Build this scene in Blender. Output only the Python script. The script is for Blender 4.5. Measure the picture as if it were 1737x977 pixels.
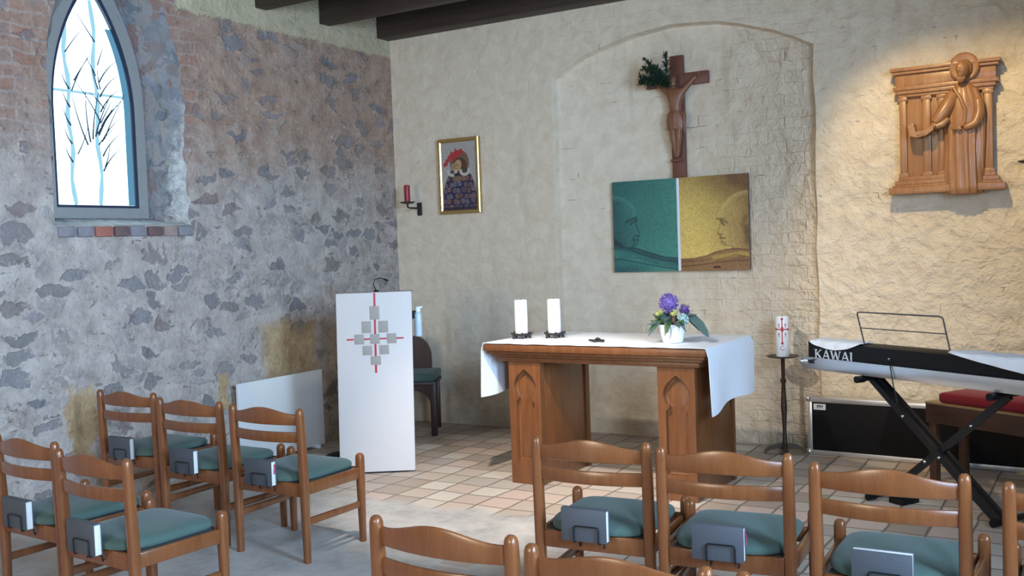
import bpy, bmesh, math, random
from mathutils import Vector, Matrix, noise
random.seed(7)
PI = math.pi
for o in list(bpy.data.objects): bpy.data.objects.remove(o)
SC = bpy.context.scene
COL = SC.collection

# ------------------------------------------------------------------ camera
cam_d = bpy.data.cameras.new('camera'); cam = bpy.data.objects.new('camera', cam_d); COL.objects.link(cam)
cam_d.sensor_width = 36; cam_d.lens = 1690.98/1737*36; cam_d.clip_start = .05
cr = Vector((0.85576992, 0.51610995, -0.03589389)); cu = Vector((0.00885542, 0.0547566, 0.99846046)); cf = Vector((-0.5172808, 0.85477028, -0.04228869))
M = Matrix.Identity(4)
for i in range(3): M[i][0] = cr[i]; M[i][1] = cu[i]; M[i][2] = -cf[i]
M.translation = Vector((5.55133576, -7.20528235, 1.55)); cam.matrix_world = M
SC.camera = cam

# ------------------------------------------------------------------ colour management, world, lights
SC.view_settings.view_transform = 'Standard'; SC.view_settings.look = 'None'
SC.view_settings.gamma = 1; SC.view_settings.use_curve_mapping = False
SC.view_settings.exposure = 0.47
w = bpy.data.worlds.new('world'); SC.world = w; w.use_nodes = True
bg = w.node_tree.nodes['Background']; bg.inputs[0].default_value = (.62, .8, 1, 1); bg.inputs[1].default_value = 1.0

def area(name, loc, target, sx, sy, power, color, spread=180):
    d = bpy.data.lights.new(name, 'AREA'); d.shape = 'RECTANGLE'; d.size = sx; d.size_y = sy; d.energy = power; d.color = color
    d.spread = math.radians(spread)
    o = bpy.data.objects.new(name, d); COL.objects.link(o); o.location = loc
    o.rotation_euler = (Vector(target)-Vector(loc)).to_track_quat('-Z', 'Y').to_euler(); return o
def spot(name, loc, target, power, color, angle=60, blend=.5, r=.06):
    d = bpy.data.lights.new(name, 'SPOT'); d.energy = power; d.color = color; d.spot_size = math.radians(angle); d.spot_blend = blend; d.shadow_soft_size = r
    o = bpy.data.objects.new(name, d); COL.objects.link(o); o.location = loc
    o.rotation_euler = (Vector(target)-Vector(loc)).to_track_quat('-Z', 'Y').to_euler(); return o
# light from inferred windows of the opposite wall, plus an added warm fill behind
DAY = (.47, .70, 1)
area('daylight', (7.05, -4.7, 2.05), (0, -2.9, 1.2), 1.1, 1.9, 165, DAY, 115)
area('daylight', (7.05, -7.4, 2.05), (0, -4.4, 1.0), 1.1, 1.9, 165, DAY, 115)
area('daylight', (2.2, -10.9, 2.0), (2.2, 0, 1.2), 1.6, 1.9, 105, (1, .87, .68))  # unseen warm fill added to warm the back wall
# ceiling spotlights over the altar step
spot('ceiling_spot', (3.2, -3.9, 3.6), (2.4, -2.05, .2), 540, (1, .90, .78), 42, .8)
spot('ceiling_spot', (4.5, -2.1, 3.62), (4.95, 0, 1.7), 160, (1, .75, .38), 60, .5)
spot('ceiling_spot', (2.5, -4.4, 3.6), (3.3, -1.6, .9), 230, (1, .92, .82), 46, .8)

# ------------------------------------------------------------------ material helpers
class NB:
    def __init__(s, name):
        s.m = bpy.data.materials.new(name); s.m.use_nodes = True; s.t = s.m.node_tree; s.n = s.t.nodes; s.l = s.t.links
        s.n.clear(); s.out = s.n.new('ShaderNodeOutputMaterial'); s._tc = None
    def node(s, typ, ins=None, **props):
        nd = s.n.new('ShaderNode'+typ)
        for k, v in props.items(): setattr(nd, k, v)
        for k, v in (ins or {}).items(): s.put(nd.inputs[k], v)
        return nd
    def put(s, sock, v):
        if isinstance(v, bpy.types.NodeSocket): s.l.new(v, sock)
        elif v is not None:
            if hasattr(sock.default_value, '__len__') and isinstance(v, (tuple, list)):
                v = tuple(v); n = len(sock.default_value); v = v+(1,) if len(v) == 3 and n == 4 else v
            sock.default_value = v
    def obj(s):
        if not s._tc: s._tc = s.node('TexCoord')
        return s._tc.outputs['Object']
    def math(s, op, a, b=None, c=None, clamp=False):
        nd = s.node('Math', operation=op, use_clamp=clamp); s.put(nd.inputs[0], a)
        if b is not None: s.put(nd.inputs[1], b)
        if c is not None: s.put(nd.inputs[2], c)
        return nd.outputs[0]
    def vec(s, op, a, b=None):
        nd = s.node('VectorMath', operation=op); s.put(nd.inputs[0], a)
        if b is not None: s.put(nd.inputs[3 if op == 'SCALE' else 1], b)
        return nd.outputs[0]
    def sep(s, v): return s.node('SeparateXYZ', {0: v}).outputs
    def comb(s, x, y, z): return s.node('CombineXYZ', {0: x, 1: y, 2: z}).outputs[0]
    def noise(s, v, scale, detail=4, rough=.55, dist=0, out=0): return s.node('TexNoise', {'Vector': v, 'Scale': scale, 'Detail': detail, 'Roughness': rough, 'Distortion': dist}).outputs[out]
    def ramp(s, f, stops):
        nd = s.node('ValToRGB', {0: f}); cr_ = nd.color_ramp
        while len(cr_.elements) < len(stops): cr_.elements.new(.5)
        for e, (p, c) in zip(cr_.elements, stops): e.position = p; e.color = c if len(c) == 4 else (*c, 1)
        return nd.outputs[0]
    def mix(s, f, a, b, mode='MIX'):
        nd = s.node('Mix', data_type='RGBA', blend_type=mode); s.put(nd.inputs[0], f); s.put(nd.inputs[6], a); s.put(nd.inputs[7], b); return nd.outputs[2]
    def smooth(s, v, lo, hi):
        nd = s.node('MapRange', {0: v, 1: lo, 2: hi, 3: 0., 4: 1.}, interpolation_type='SMOOTHSTEP'); return nd.outputs[0]
    def bump(s, h, strength, dist=.02, normal=None):
        nd = s.node('Bump', {'Strength': strength, 'Distance': dist, 'Height': h})
        if normal is not None: s.put(nd.inputs['Normal'], normal)
        return nd.outputs[0]
    def pbr(s, color, rough=.5, metal=0, normal=None, **kw):
        b = s.node('BsdfPrincipled', {'Base Color': color, 'Roughness': rough, 'Metallic': metal})
        if normal is not None: s.put(b.inputs['Normal'], normal)
        for k, v in kw.items(): s.put(b.inputs[k.replace('_', ' ')], v)
        s.l.new(b.outputs[0], s.out.inputs[0]); return s.m

def plain(name, c, rough=.5, metal=0, var=.12, scale=20, bump=0, bscale=80, **kw):
    n = NB(name); f = n.noise(n.obj(), scale, 3)
    col = n.mix(f, tuple(x*(1-var) for x in c), tuple(min(1, x*(1+var)) for x in c))
    nm = n.bump(n.noise(n.obj(), bscale, 3), bump, .01) if bump else None
    return n.pbr(col, rough, metal, nm, **kw)
def wood(name, c1, c2, rough=.35, stretch=(14, 14, 1.2), scale=3, bump=.05, coat=.0):
    n = NB(name); v = n.vec('MULTIPLY', n.obj(), stretch)
    f = n.noise(v, scale, 5, .6, .4); g = n.noise(n.vec('MULTIPLY', n.obj(), tuple(x*5 for x in stretch)), scale, 2)
    f2 = n.math('MULTIPLY_ADD', g, .3, n.math('MULTIPLY', f, .8))
    col = n.ramp(f2, [(.3, c1), (.75, c2)])
    return n.pbr(col, rough, 0, n.bump(f2, bump, .01), **({'Coat_Weight': coat, 'Coat_Roughness': .2} if coat else {}))

# ---- walls and floor
def mat_stone():
    n = NB('rubble stone'); P = n.obj(); x, y, z = n.sep(P)
    wn = n.noise(P, 3.2, 3, .6, out=1); w2 = n.noise(P, 14, 3, .6, out=1)
    warp = n.vec('ADD', n.vec('SCALE', n.vec('SUBTRACT', wn, (.5, .5, .5)), .22), n.vec('SCALE', n.vec('SUBTRACT', w2, (.5, .5, .5)), .07))
    Q = n.vec('MULTIPLY', n.vec('ADD', P, warp), (1, 1, 1.9))
    v1 = n.node('TexVoronoi', {'Vector': Q, 'Scale': 5.6, 'Randomness': 1.}, feature='F1')
    ve = n.node('TexVoronoi', {'Vector': Q, 'Scale': 5.6, 'Randomness': 1.}, feature='DISTANCE_TO_EDGE').outputs[0]
    r, g, b = n.sep(v1.outputs['Color'])
    edge = n.math('ADD', ve, n.math('MULTIPLY', n.math('SUBTRACT', n.noise(P, 22, 4, .65), .5), .30))
    stone = n.math('MULTIPLY', n.smooth(edge, .08, .15), n.smooth(n.math('ADD', r, n.math('MULTIPLY', n.math('SUBTRACT', n.noise(P, 2.2, 2), .5), .5)), .74, .80))       # bared stones
    ghost = n.math('MULTIPLY', n.smooth(edge, .0, .2), n.math('MULTIPLY', n.smooth(g, .25, .6), n.smooth(n.noise(P, 2.7, 4, .6), .40, .60)))          # stones under a skin of mortar
    big = n.noise(P, 1.3, 3, .6); fine = n.noise(P, 38, 5, .7); mid = n.noise(P, 7, 5, .65)
    low = n.ramp(mid, [(.28, (.30, .255, .225)), (.5, (.45, .385, .34)), (.72, (.58, .505, .45))])
    up = n.ramp(mid, [(.28, (.25, .155, .105)), (.5, (.375, .25, .18)), (.72, (.48, .345, .26))])
    hz = n.smooth(n.math('ADD', z, n.math('MULTIPLY', n.math('SUBTRACT', big, .5), 1.1)), 1.75, 2.6)
    col = n.mix(hz, low, up)
    gcol = n.ramp(b, [(.0, (.24, .215, .22)), (.35, (.38, .34, .32)), (.6, (.29, .25, .22)), (.85, (.40, .36, .33)), (1, (.33, .24, .18))])
    col = n.mix(n.math('MULTIPLY', n.math('MULTIPLY', ghost, 1.), n.math('MULTIPLY_ADD', hz, -.6, 1.)), col, gcol)
    scol = n.ramp(b, [(0, (.07, .07, .08)), (.3, (.15, .14, .15)), (.5, (.19, .13, .085)), (.7, (.10, .09, .09)), (.85, (.24, .22, .21)), (1, (.15, .07, .05))])
    scol = n.mix(n.math('MULTIPLY', mid, .75), scol, (.33, .31, .31))
    col = n.mix(n.math('MULTIPLY', stone, .85), col, scol)
    # chips and pits between the stones, reddish crumbs
    chip = n.math('MULTIPLY', n.smooth(n.noise(n.vec('MULTIPLY', P, (1, 1, 1.5)), 15, 4, .7, .8), .57, .65), n.smooth(n.noise(P, 3.1, 3, .6), .42, .56))
    col = n.mix(n.math('MULTIPLY', chip, .75), col, n.ramp(n.noise(P, 5, 2), [(.35, (.09, .085, .095)), (.55, (.16, .11, .09)), (.7, (.22, .11, .075))]))
    pale = n.math('MULTIPLY', n.smooth(n.noise(P, 19, 4, .7), .58, .68), .35); col = n.mix(pale, col, (.62, .56, .52))
    # brick courses in the upper left and round the window
    bk = n.node('TexBrick', {'Vector': n.comb(n.vec('ADD', P, n.vec('SCALE', warp, .35)) and n.sep(n.vec('ADD', P, n.vec('SCALE', warp, .45)))[1], n.sep(n.vec('ADD', P, n.vec('SCALE', warp, .45)))[2], 0.),
        'Color1': (.36, .14, .09), 'Color2': (.26, .19, .18), 'Mortar': (.42, .34, .31), 'Scale': 1, 'Mortar Size': .012, 'Mortar Smooth': .6, 'Bias': -.1, 'Brick Width': .25, 'Row Height': .085})
    bm_ = n.math('MULTIPLY', n.smooth(n.math('ADD', z, n.math('MULTIPLY', big, .8)), 2.2, 2.9), n.smooth(n.math('ADD', y, n.math('MULTIPLY', big, -.9)), -2.5, -2.9))
    dw = n.math('ABSOLUTE', n.math('SUBTRACT', y, -2.31)); bw = n.math('MULTIPLY', n.smooth(dw, .16, .05), n.smooth(z, 2.2, 2.5))
    bmask = n.math('MULTIPLY', n.math('MAXIMUM', bm_, bw), n.smooth(n.noise(P, 4.5, 3, .6), .36, .55))
    col = n.mix(n.math('MULTIPLY', bmask, .42), col, bk.outputs[0])
    # ochre plaster remains
    def patch(yc, zc, hw, hh, soft=.25):
        jy = n.math('ADD', y, n.math('MULTIPLY', n.math('SUBTRACT', n.noise(P, 6, 3), .5), .22)); jz = n.math('ADD', z, n.math('MULTIPLY', n.math('SUBTRACT', n.noise(P, 5, 3), .5), .3))
        a = n.math('DIVIDE', n.math('ABSOLUTE', n.math('SUBTRACT', jy, yc)), hw); c = n.math('DIVIDE', n.math('ABSOLUTE', n.math('SUBTRACT', jz, zc)), hh)
        return n.smooth(n.math('MAXIMUM', a, c), 1+soft, 1-soft)
    pm = n.math('MAXIMUM', n.math('MAXIMUM', patch(-1.42, .74, .30, .27), patch(-3.30, .52, .09, .22)), n.math('MAXIMUM', patch(-2.13, .55, .05, .14, .15), patch(-3.215, .6, .035, .16)))
    och = n.ramp(n.noise(P, 9, 5, .65), [(.3, (.34, .195, .08)), (.7, (.58, .41, .21))])
    col = n.mix(n.math('MULTIPLY', pm, .85), col, och)
    # plaster band under the ceiling
    ez = n.math('ADD', z, n.math('MULTIPLY', n.math('SUBTRACT', n.noise(P, 6, 4, .7), .5), .10))
    band = n.math('MULTIPLY', n.smooth(ez, 3.255, 3.285), n.smooth(n.math('ADD', y, n.math('MULTIPLY', z, .0)), -2.42, -2.36))
    col = n.mix(band, col, n.ramp(mid, [(.3, (.45, .375, .235)), (.7, (.56, .48, .33))]))
    col = n.mix(.35, col, n.mix(fine, (0, 0, 0), (1, 1, 1)), 'SOFT_LIGHT')
    h = n.math('ADD', n.math('MULTIPLY', stone, -.25), n.math('MULTIPLY', mid, .9)); h = n.math('ADD', h, n.math('MULTIPLY', fine, .28)); h = n.math('ADD', h, n.math('MULTIPLY', ghost, .25))
    h = n.math('ADD', h, n.math('MULTIPLY', band, .8))
    return n.pbr(col, .9, 0, n.bump(h, .75, .05))
def mat_plaster():
    n = NB('limewashed plaster'); P = n.obj(); x, y, z = n.sep(P)
    wv = n.vec('SCALE', n.vec('SUBTRACT', n.noise(P, 5, 3, .6, out=1), (.5, .5, .5)), .07)
    px, py, pz = n.sep(n.vec('ADD', P, wv))
    bk = n.node('TexBrick', {'Vector': n.comb(px, pz, 0.), 'Color1': (1, 1, 1), 'Color2': (.9, .9, .9), 'Mortar': (0, 0, 0), 'Scale': 1, 'Mortar Size': .008, 'Mortar Smooth': 1, 'Brick Width': .26, 'Row Height': .083})
    bf = n.math('MULTIPLY', bk.outputs[1], 1)
    big = n.noise(P, 2.6, 5, .6); mid = n.noise(P, 9, 6, .62, .6); fine = n.noise(P, 45, 4, .6)
    inn = n.math('MULTIPLY', n.math('MULTIPLY', n.smooth(px, 1.6, 1.75), n.smooth(px, 3.8, 3.7)), n.smooth(big, .3, .55))
    right = n.smooth(n.math('ADD', x, n.math('MULTIPLY', big, .8)), 2.4, 4.4)
    base = n.ramp(mid, [(.3, (.65, .535, .395)), (.55, (.73, .62, .48)), (.75, (.78, .68, .545))])
    # narrow dark holes where the mortar has opened along a course
    crack = n.math('MULTIPLY', n.math('MULTIPLY', n.smooth(bf, .6, .95), n.smooth(n.noise(P, 8, 3, .5), .63, .70)), n.math('MAXIMUM', inn, .5))
    col = n.mix(n.math('MULTIPLY', crack, .75), base, (.16, .13, .10))
    low_brown = n.math('MULTIPLY', n.smooth(n.math('ADD', z, n.math('MULTIPLY', mid, .5)), .62, .2), .5)  # browner towards the floor
    col = n.mix(low_brown, col, (.40, .32, .22))
    stain = n.smooth(n.noise(n.vec('MULTIPLY', P, (4.5, 1, .55)), 1.4, 3, .5), .60, .74)
    col = n.mix(n.math('MULTIPLY', stain, .35), col, (.44, .35, .24))
    h = n.math('MULTIPLY_ADD', mid, .8, n.math('MULTIPLY', fine, .08)); h = n.math('ADD', h, n.math('MULTIPLY', big, 1.2))
    h = n.math('SUBTRACT', h, n.math('MULTIPLY', n.math('MULTIPLY', bf, .11), n.math('MAXIMUM', inn, .1)))
    h = n.math('SUBTRACT', h, n.math('MULTIPLY', crack, .6))
    h = n.math('ADD', h, n.math('MULTIPLY', n.math('ABSOLUTE', n.math('SUBTRACT', n.noise(P, 3.8, 5, .6, .35), .5)), n.math('MULTIPLY_ADD', right, -1.3, -.4)))
    return n.pbr(col, .88, 0, n.bump(h, n.math('MULTIPLY_ADD', right, .42, .34), .06))
def mat_reveal():
    n = NB('rough reveal masonry'); P = n.obj(); x, y, z = n.sep(P)
    v = n.node('TexVoronoi', {'Vector': n.vec('MULTIPLY', n.vec('ADD', P, n.vec('SCALE', n.noise(P, 9, 4, .7, out=1), .22)), (1, 1, 1.3)), 'Scale': 9.5}, feature='F1')
    g = n.sep(v.outputs['Color'])[1]; m = n.noise(P, 16, 5, .7)
    st = n.ramp(g, [(0, (.10, .11, .14)), (.35, (.21, .22, .25)), (.6, (.30, .25, .24)), (.8, (.17, .18, .2)), (1, (.24, .12, .09))])
    lime = n.smooth(n.math('ADD', n.math('ADD', x, n.math('MULTIPLY', m, .30)), n.math('MULTIPLY', n.math('SUBTRACT', 2.2, z), .22)), .0, .16)
    col = n.mix(lime, n.mix(n.math('MULTIPLY', m, .4), st, (.35, .34, .35)), n.ramp(m, [(.3, (.38, .37, .36)), (.7, (.66, .65, .63))]))
    return n.pbr(col, .85, 0, n.bump(n.math('ADD', m, n.math('MULTIPLY', v.outputs[0], .5)), .8, .05))
def mat_floor():
    n = NB('clay floor tiles'); P = n.obj(); x, y, z = n.sep(P); T = .205
    jx = n.math('ADD', x, n.math('MULTIPLY', n.math('SUBTRACT', n.noise(P, 3.5, 2), .5), .05)); jy = n.math('ADD', y, n.math('MULTIPLY', n.math('SUBTRACT', n.noise(P, 3.1, 2), .5), .05))
    ux = n.math('DIVIDE', jx, T); uy = n.math('DIVIDE', jy, T)
    cell = n.comb(n.math('FLOOR', ux), n.math('FLOOR', uy), 0.)
    wn = n.node('TexWhiteNoise', {'Vector': cell}, noise_dimensions='3D')
    fx = n.math('ABSOLUTE', n.math('SUBTRACT', n.math('FRACT', ux), .5)); fy = n.math('ABSOLUTE', n.math('SUBTRACT', n.math('FRACT', uy), .5))
    d = n.math('MAXIMUM', fx, fy); joint = n.smooth(d, .455, .487)
    tc = n.ramp(wn.outputs[0], [(0, (.33, .235, .165)), (.25, (.50, .41, .32)), (.45, (.56, .40, .32)), (.65, (.40, .33, .27)), (.8, (.64, .56, .46)), (1, (.33, .26, .22))])
    mid = n.noise(P, 7, 5, .65); big = n.noise(P, 1.1, 3, .6)
    tc = n.mix(n.math('MULTIPLY', mid, .5), tc, (.42, .37, .33))
    col = n.mix(n.math('MULTIPLY', joint, .85), tc, (.13, .105, .085))
    worn = n.math('MULTIPLY', n.smooth(n.math('ADD', y, n.math('MULTIPLY', n.math('SUBTRACT', big, .5), .6)), -2.25, -2.4), n.smooth(n.math('ADD', x, n.math('MULTIPLY', n.math('SUBTRACT', big, .5), 1.2)), 3.5, 3.1))
    gc = n.ramp(n.noise(P, 4.5, 6, .7), [(.3, (.27, .255, .25)), (.5, (.42, .395, .37)), (.7, (.52, .49, .455))])
    odd = n.math('MULTIPLY', n.smooth(wn.outputs[0], .93, .94), n.smooth(d, .45, .40)); worn2 = n.math('MULTIPLY', worn, n.math('SUBTRACT', 1., odd))
    col = n.mix(worn2, col, gc)
    h = n.math('SUBTRACT', n.math('MULTIPLY', mid, .35), n.math('MULTIPLY', joint, n.math('SUBTRACT', 1., worn2)))
    return n.pbr(col, n.math('MULTIPLY_ADD', mid, .3, .42), 0, n.bump(h, .5, .012))

MT = {}
MT['stone'] = mat_stone(); MT['plaster'] = mat_plaster(); MT['floor'] = mat_floor()
MT['ceiling'] = plain('ceiling plaster', (.36, .33, .28), .9, bump=.3, bscale=12)
MT['surround'] = plain('grey stone surround', (.29, .275, .255), .85, bump=.3, bscale=25)
MT['reveal'] = mat_reveal()
MT['beam'] = wood('dark beam', (.022, .014, .011), (.06, .036, .027), .6, (1, 16, 16), 2.2, .3)
MT['chair'] = wood('chair beech', (.145, .045, .0135), (.225, .077, .024), .27, (12, 12, 2), 2.2, .02, .35)
MT['altar'] = wood('altar oak', (.10, .033, .010), (.195, .070, .022), .36, (14, 14, 1.4), 2.2, .06, .1)
MT['cross'] = wood('dark red wood', (.115, .04, .026), (.185, .07, .045), .5, (20, 20, 2), 3, .05)
MT['corpus'] = wood('carved wood', (.17, .065, .03), (.28, .12, .06), .45, (10, 10, 3), 4, .05)
MT['relief'] = wood('carved lime wood', (.24, .105, .040), (.40, .195, .085), .38, (14, 14, 1.3), 2.6, .05, .15)
MT['bench'] = wood('bench wood', (.05, .022, .012), (.09, .04, .022), .4, (2, 14, 14), 2.4, .05)
MT['bench_top'] = wood('bench edge wood', (.26, .16, .08), (.4, .27, .15), .4, (2, 14, 14), 2.4, .05)
MT['darkwood'] = wood('dark chair wood', (.022, .008, .008), (.05, .018, .016), .4, (14, 14, 2), 2.4, .05)
def fabric(name, c, sc=260):
    n = NB(name); P = n.obj(); f = n.noise(P, sc, 2); g = n.noise(P, 8, 3)
    col = n.mix(f, tuple(x*.7 for x in c), tuple(x*1.3 for x in c)); col = n.mix(n.math('MULTIPLY', g, .25), col, tuple(x*1.3 for x in c))
    return n.pbr(col, .9, 0, n.bump(f, .15, .004), Sheen_Weight=.12)
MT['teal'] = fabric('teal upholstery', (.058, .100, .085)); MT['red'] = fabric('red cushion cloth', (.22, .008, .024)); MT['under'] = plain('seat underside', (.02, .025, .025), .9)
MT['linen'] = plain('white linen', (.82, .84, .88), .8, var=.03, bump=.06, bscale=260)
MT['lectern'] = plain('white lectern lacquer', (.62, .575, .55), .5, var=.03, scale=4)
MT['white_gloss'] = plain('glossy white panel', (.72, .72, .71), .06, var=.01, Coat_Weight=1., Coat_Roughness=.03, Coat_IOR=2.0)
MT['redpaint'] = plain('red paint', (.48, .03, .05), .5); MT['greige'] = plain('grey beige inlay', (.35, .315, .28), .6, var=.06, scale=30)
MT['candle'] = plain('white candle wax', (.9, .9, .88), .45, var=.02, Subsurface_Weight=.15, Subsurface_Radius=(.02, .018, .015))
MT['redwax'] = plain('red candle wax', (.30, .014, .03), .4); MT['wick'] = plain('wick', (.02, .02, .02), .9)
MT['iron'] = plain('wrought iron', (.05, .045, .045), .5, .6, bump=.25, bscale=60); MT['bronze'] = plain('bronzed iron', (.09, .062, .045), .45, .7, bump=.15, bscale=60)
MT['gold'] = plain('gilt frame', (.62, .43, .17), .32, .9, var=.15); MT['black'] = plain('black plastic', (.005, .005, .006), .5, Specular_IOR_Level=.25); MT['blackmetal'] = plain('black metal tube', (.014, .014, .016), .38, .3)
MT['alu'] = plain('aluminium edge', (.74, .75, .77), .32, .95, var=.05, scale=9); MT['chrome'] = plain('chrome', (.8, .82, .85), .15, 1, var=.02); MT['felt'] = plain('black case laminate', (.005, .005, .007), .6, Specular_IOR_Level=.2, bump=.1, bscale=200)
MT['lettering'] = plain('silver lettering', (.62, .64, .66), .4, .2); MT['sticker'] = plain('white sticker', (.7, .72, .74), .6); MT['steelgrey'] = plain('grey wire', (.16, .155, .16), .35, .7)
MT['cover'] = plain('grey book cover', (.068, .075, .088), .55, var=.1, bump=.12, bscale=150); MT['pages'] = plain('page edges', (.66, .64, .60), .85, var=.1, scale=90); MT['ribbon'] = plain('red ribbon', (.5, .02, .09), .6)
MT['pot'] = plain('white glazed pot', (.88, .9, .91), .2, var=.02); MT['leaf'] = plain('green leaf', (.06, .12, .05), .45, var=.35, scale=40); MT['leaf2'] = plain('blue green leaf', (.08, .13, .115), .5, var=.3, scale=30)
MT['allium'] = plain('violet petals', (.22, .14, .46), .7, var=.35, scale=120); MT['violet'] = plain('dark violet petals', (.13, .07, .28), .7, var=.3, scale=120); MT['yellow'] = plain('yellow green petals', (.5, .5, .17), .7, var=.2); MT['mint'] = plain('pale mint petals', (.45, .62, .60), .7, var=.15)
MT['pod'] = plain('brown pod', (.09, .045, .02), .6); MT['twig'] = plain('thin twig', (.34, .30, .24), .7); MT['fir'] = plain('dark evergreen', (.012, .032, .013), .7, var=.5, scale=60)
MT['bottle'] = plain('pale blue bottle', (.55, .68, .74), .3); MT['cap'] = plain('white cap', (.85, .85, .85), .4)
def emit(name, c, s):
    n = NB(name); f = n.noise(n.obj(), 5, 4); col = n.mix(f, tuple(x*.9 for x in c), c); e = n.node('Emission', {0: col, 1: s}); n.l.new(e.outputs[0], n.out.inputs[0]); return n.m
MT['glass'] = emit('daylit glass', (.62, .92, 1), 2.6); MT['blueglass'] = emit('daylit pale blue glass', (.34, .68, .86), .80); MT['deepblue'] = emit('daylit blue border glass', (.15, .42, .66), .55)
MT['lead'] = plain('dark window lead', (.02, .03, .06), .5)

# ------------------------------------------------------------------ mesh helpers
def finish(bm, ang=38):
    bmesh.ops.recalc_face_normals(bm, faces=bm.faces)
    a = math.radians(ang)
    for f in bm.faces: f.smooth = True
    for e in bm.edges: e.smooth = not (len(e.link_faces) == 2 and e.calc_face_angle(0) > a) and len(e.link_faces) == 2
def obj(name, bm, m, parent=None, ang=38):
    finish(bm, ang); me = bpy.data.meshes.new(name); bm.to_mesh(me); bm.free()
    for mm in (m if isinstance(m, (list, tuple)) else [m]): me.materials.append(MT[mm])
    o = bpy.data.objects.new(name, me); COL.objects.link(o)
    if parent: o.parent = parent
    return o
def tag(o, label, cat, group=None):
    o['label'] = label; o['category'] = cat
    if group: o['group'] = group
    return o
def thing(name, label, cat, loc=(0, 0, 0), rz=0, group=None):
    o = bpy.data.objects.new(name, None); COL.objects.link(o); o.empty_display_size = .1; o.location = loc; o.rotation_euler = (0, 0, rz); return tag(o, label, cat, group)
def struct(name, bm, m, parent=None, ang=38):
    o = obj(name, bm, m, parent, ang)
    if not parent: o['kind'] = 'structure'
    return o
def dup(root, loc, rz, label, group=None):
    r = root.copy(); COL.objects.link(r); r.location = loc; r.rotation_euler = (0, 0, rz); r['label'] = label
    if group: r['group'] = group
    for ch in list(root.children):
        c = ch.copy(); COL.objects.link(c); c.parent = r
        for g in ch.children: d = g.copy(); COL.objects.link(d); d.parent = c
    return r
def BM(): return bmesh.new()
def box(bm, c, s, bev=0, rot=None, seg=2, mi=0):
    r = bmesh.ops.create_cube(bm, size=1); vs = r['verts']
    bmesh.ops.scale(bm, vec=s, verts=vs)
    fs = {f for v in vs for f in v.link_faces}
    if bev:
        es = list({e for v in vs for e in v.link_edges})
        q = bmesh.ops.bevel(bm, geom=es, offset=bev, segments=seg, profile=.5, affect='EDGES'); vs = list({v for f in q['faces'] for v in f.verts} | {v for v in vs if v.is_valid}); fs = {f for v in vs for f in v.link_faces}
    if rot: bmesh.ops.rotate(bm, matrix=rot, verts=vs, cent=(0, 0, 0))
    bmesh.ops.translate(bm, vec=c, verts=vs)
    for f in fs: f.material_index = mi
    return vs
def loft(bm, rings, cap=True, closed=True, mi=0):
    R = [[bm.verts.new(p) for p in ring] for ring in rings]; n = len(R[0]); fs = []
    for a, b in zip(R, R[1:]):
        for i in range(n if closed else n-1):
            j = (i+1) % n; fs.append(bm.faces.new((a[i], a[j], b[j], b[i])))
    if cap and closed:
        fs.append(bm.faces.new(list(reversed(R[0])))); fs.append(bm.faces.new(R[-1]))
    for f in fs: f.material_index = mi
    return R
def lathe(bm, prof, c=(0, 0, 0), n=32, mi=0):
    return loft(bm, [[(c[0]+r*math.cos(2*PI*i/n), c[1]+r*math.sin(2*PI*i/n), c[2]+z) for i in range(n)] for r, z in prof], mi=mi)
def tube(bm, path, r, n=8, closed=False, mi=0):
    P = [Vector(p) for p in path]; rad = r if isinstance(r, (list, tuple)) else [r]*len(P); rings = []; ref = None
    for i, p in enumerate(P):
        t = (P[min(i+1, len(P)-1)]-P[max(i-1, 0)]).normalized()
        if ref is None: ref = t.orthogonal().normalized()
        ref = (ref-t*ref.dot(t)).normalized(); b = t.cross(ref)
        rings.append([p+(ref*math.cos(2*PI*k/n)+b*math.sin(2*PI*k/n))*rad[i] for k in range(n)])
    loft(bm, rings, mi=mi)
def prism(bm, pts, d0, d1, ax='y', mi=0):
    f = {'y': lambda a, b, d: (a, d, b), 'x': lambda a, b, d: (d, a, b), 'z': lambda a, b, d: (a, b, d)}[ax]
    A = [bm.verts.new(f(a, b, d0)) for a, b in pts]; B = [bm.verts.new(f(a, b, d1)) for a, b in pts]; n = len(pts)
    fs = [bm.faces.new(A), bm.faces.new(list(reversed(B)))]+[bm.faces.new((A[i], B[i], B[(i+1) % n], A[(i+1) % n])) for i in range(n)]
    for q in fs: q.material_index = mi
def fillring(bm, outer, inner):
    """planar face with a hole: two loops of points"""
    es = []
    for L in (outer, inner):
        vs = [bm.verts.new(p) for p in L]; es += [bm.edges.new((vs[i], vs[(i+1) % len(vs)])) for i in range(len(vs))]
    bmesh.ops.triangle_fill(bm, edges=es, use_beauty=True)
def sring(cx, cy, z, a, b, e=4, n=24, rot=0):
    out = []
    for i in range(n):
        t = 2*PI*i/n+rot; c, s = math.cos(t), math.sin(t)
        out.append((cx+a*math.copysign(abs(c)**(2/e), c), cy+b*math.copysign(abs(s)**(2/e), s), z))
    return out
def skin(name, V, E, Rr, m, parent=None, sub=2, root=0):
    me = bpy.data.meshes.new(name); me.from_pydata([Vector(v) for v in V], E, []); o = bpy.data.objects.new(name, me); COL.objects.link(o)
    md = o.modifiers.new('s', 'SKIN'); md.use_smooth_shade = True
    for i, d in enumerate(me.skin_vertices[0].data):
        r = Rr[i]; d.radius = (r, r) if not isinstance(r, tuple) else r; d.use_root = (i == root)
    sd = o.modifiers.new('u', 'SUBSURF'); sd.levels = sub; sd.render_levels = sub
    dg = bpy.context.evaluated_depsgraph_get(); me2 = bpy.data.meshes.new_from_object(o.evaluated_get(dg)); o.modifiers.clear(); o.data = me2
    me2.materials.clear(); me2.materials.append(MT[m])
    for p in me2.polygons: p.use_smooth = True
    if parent: o.parent = parent
    return o

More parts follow.
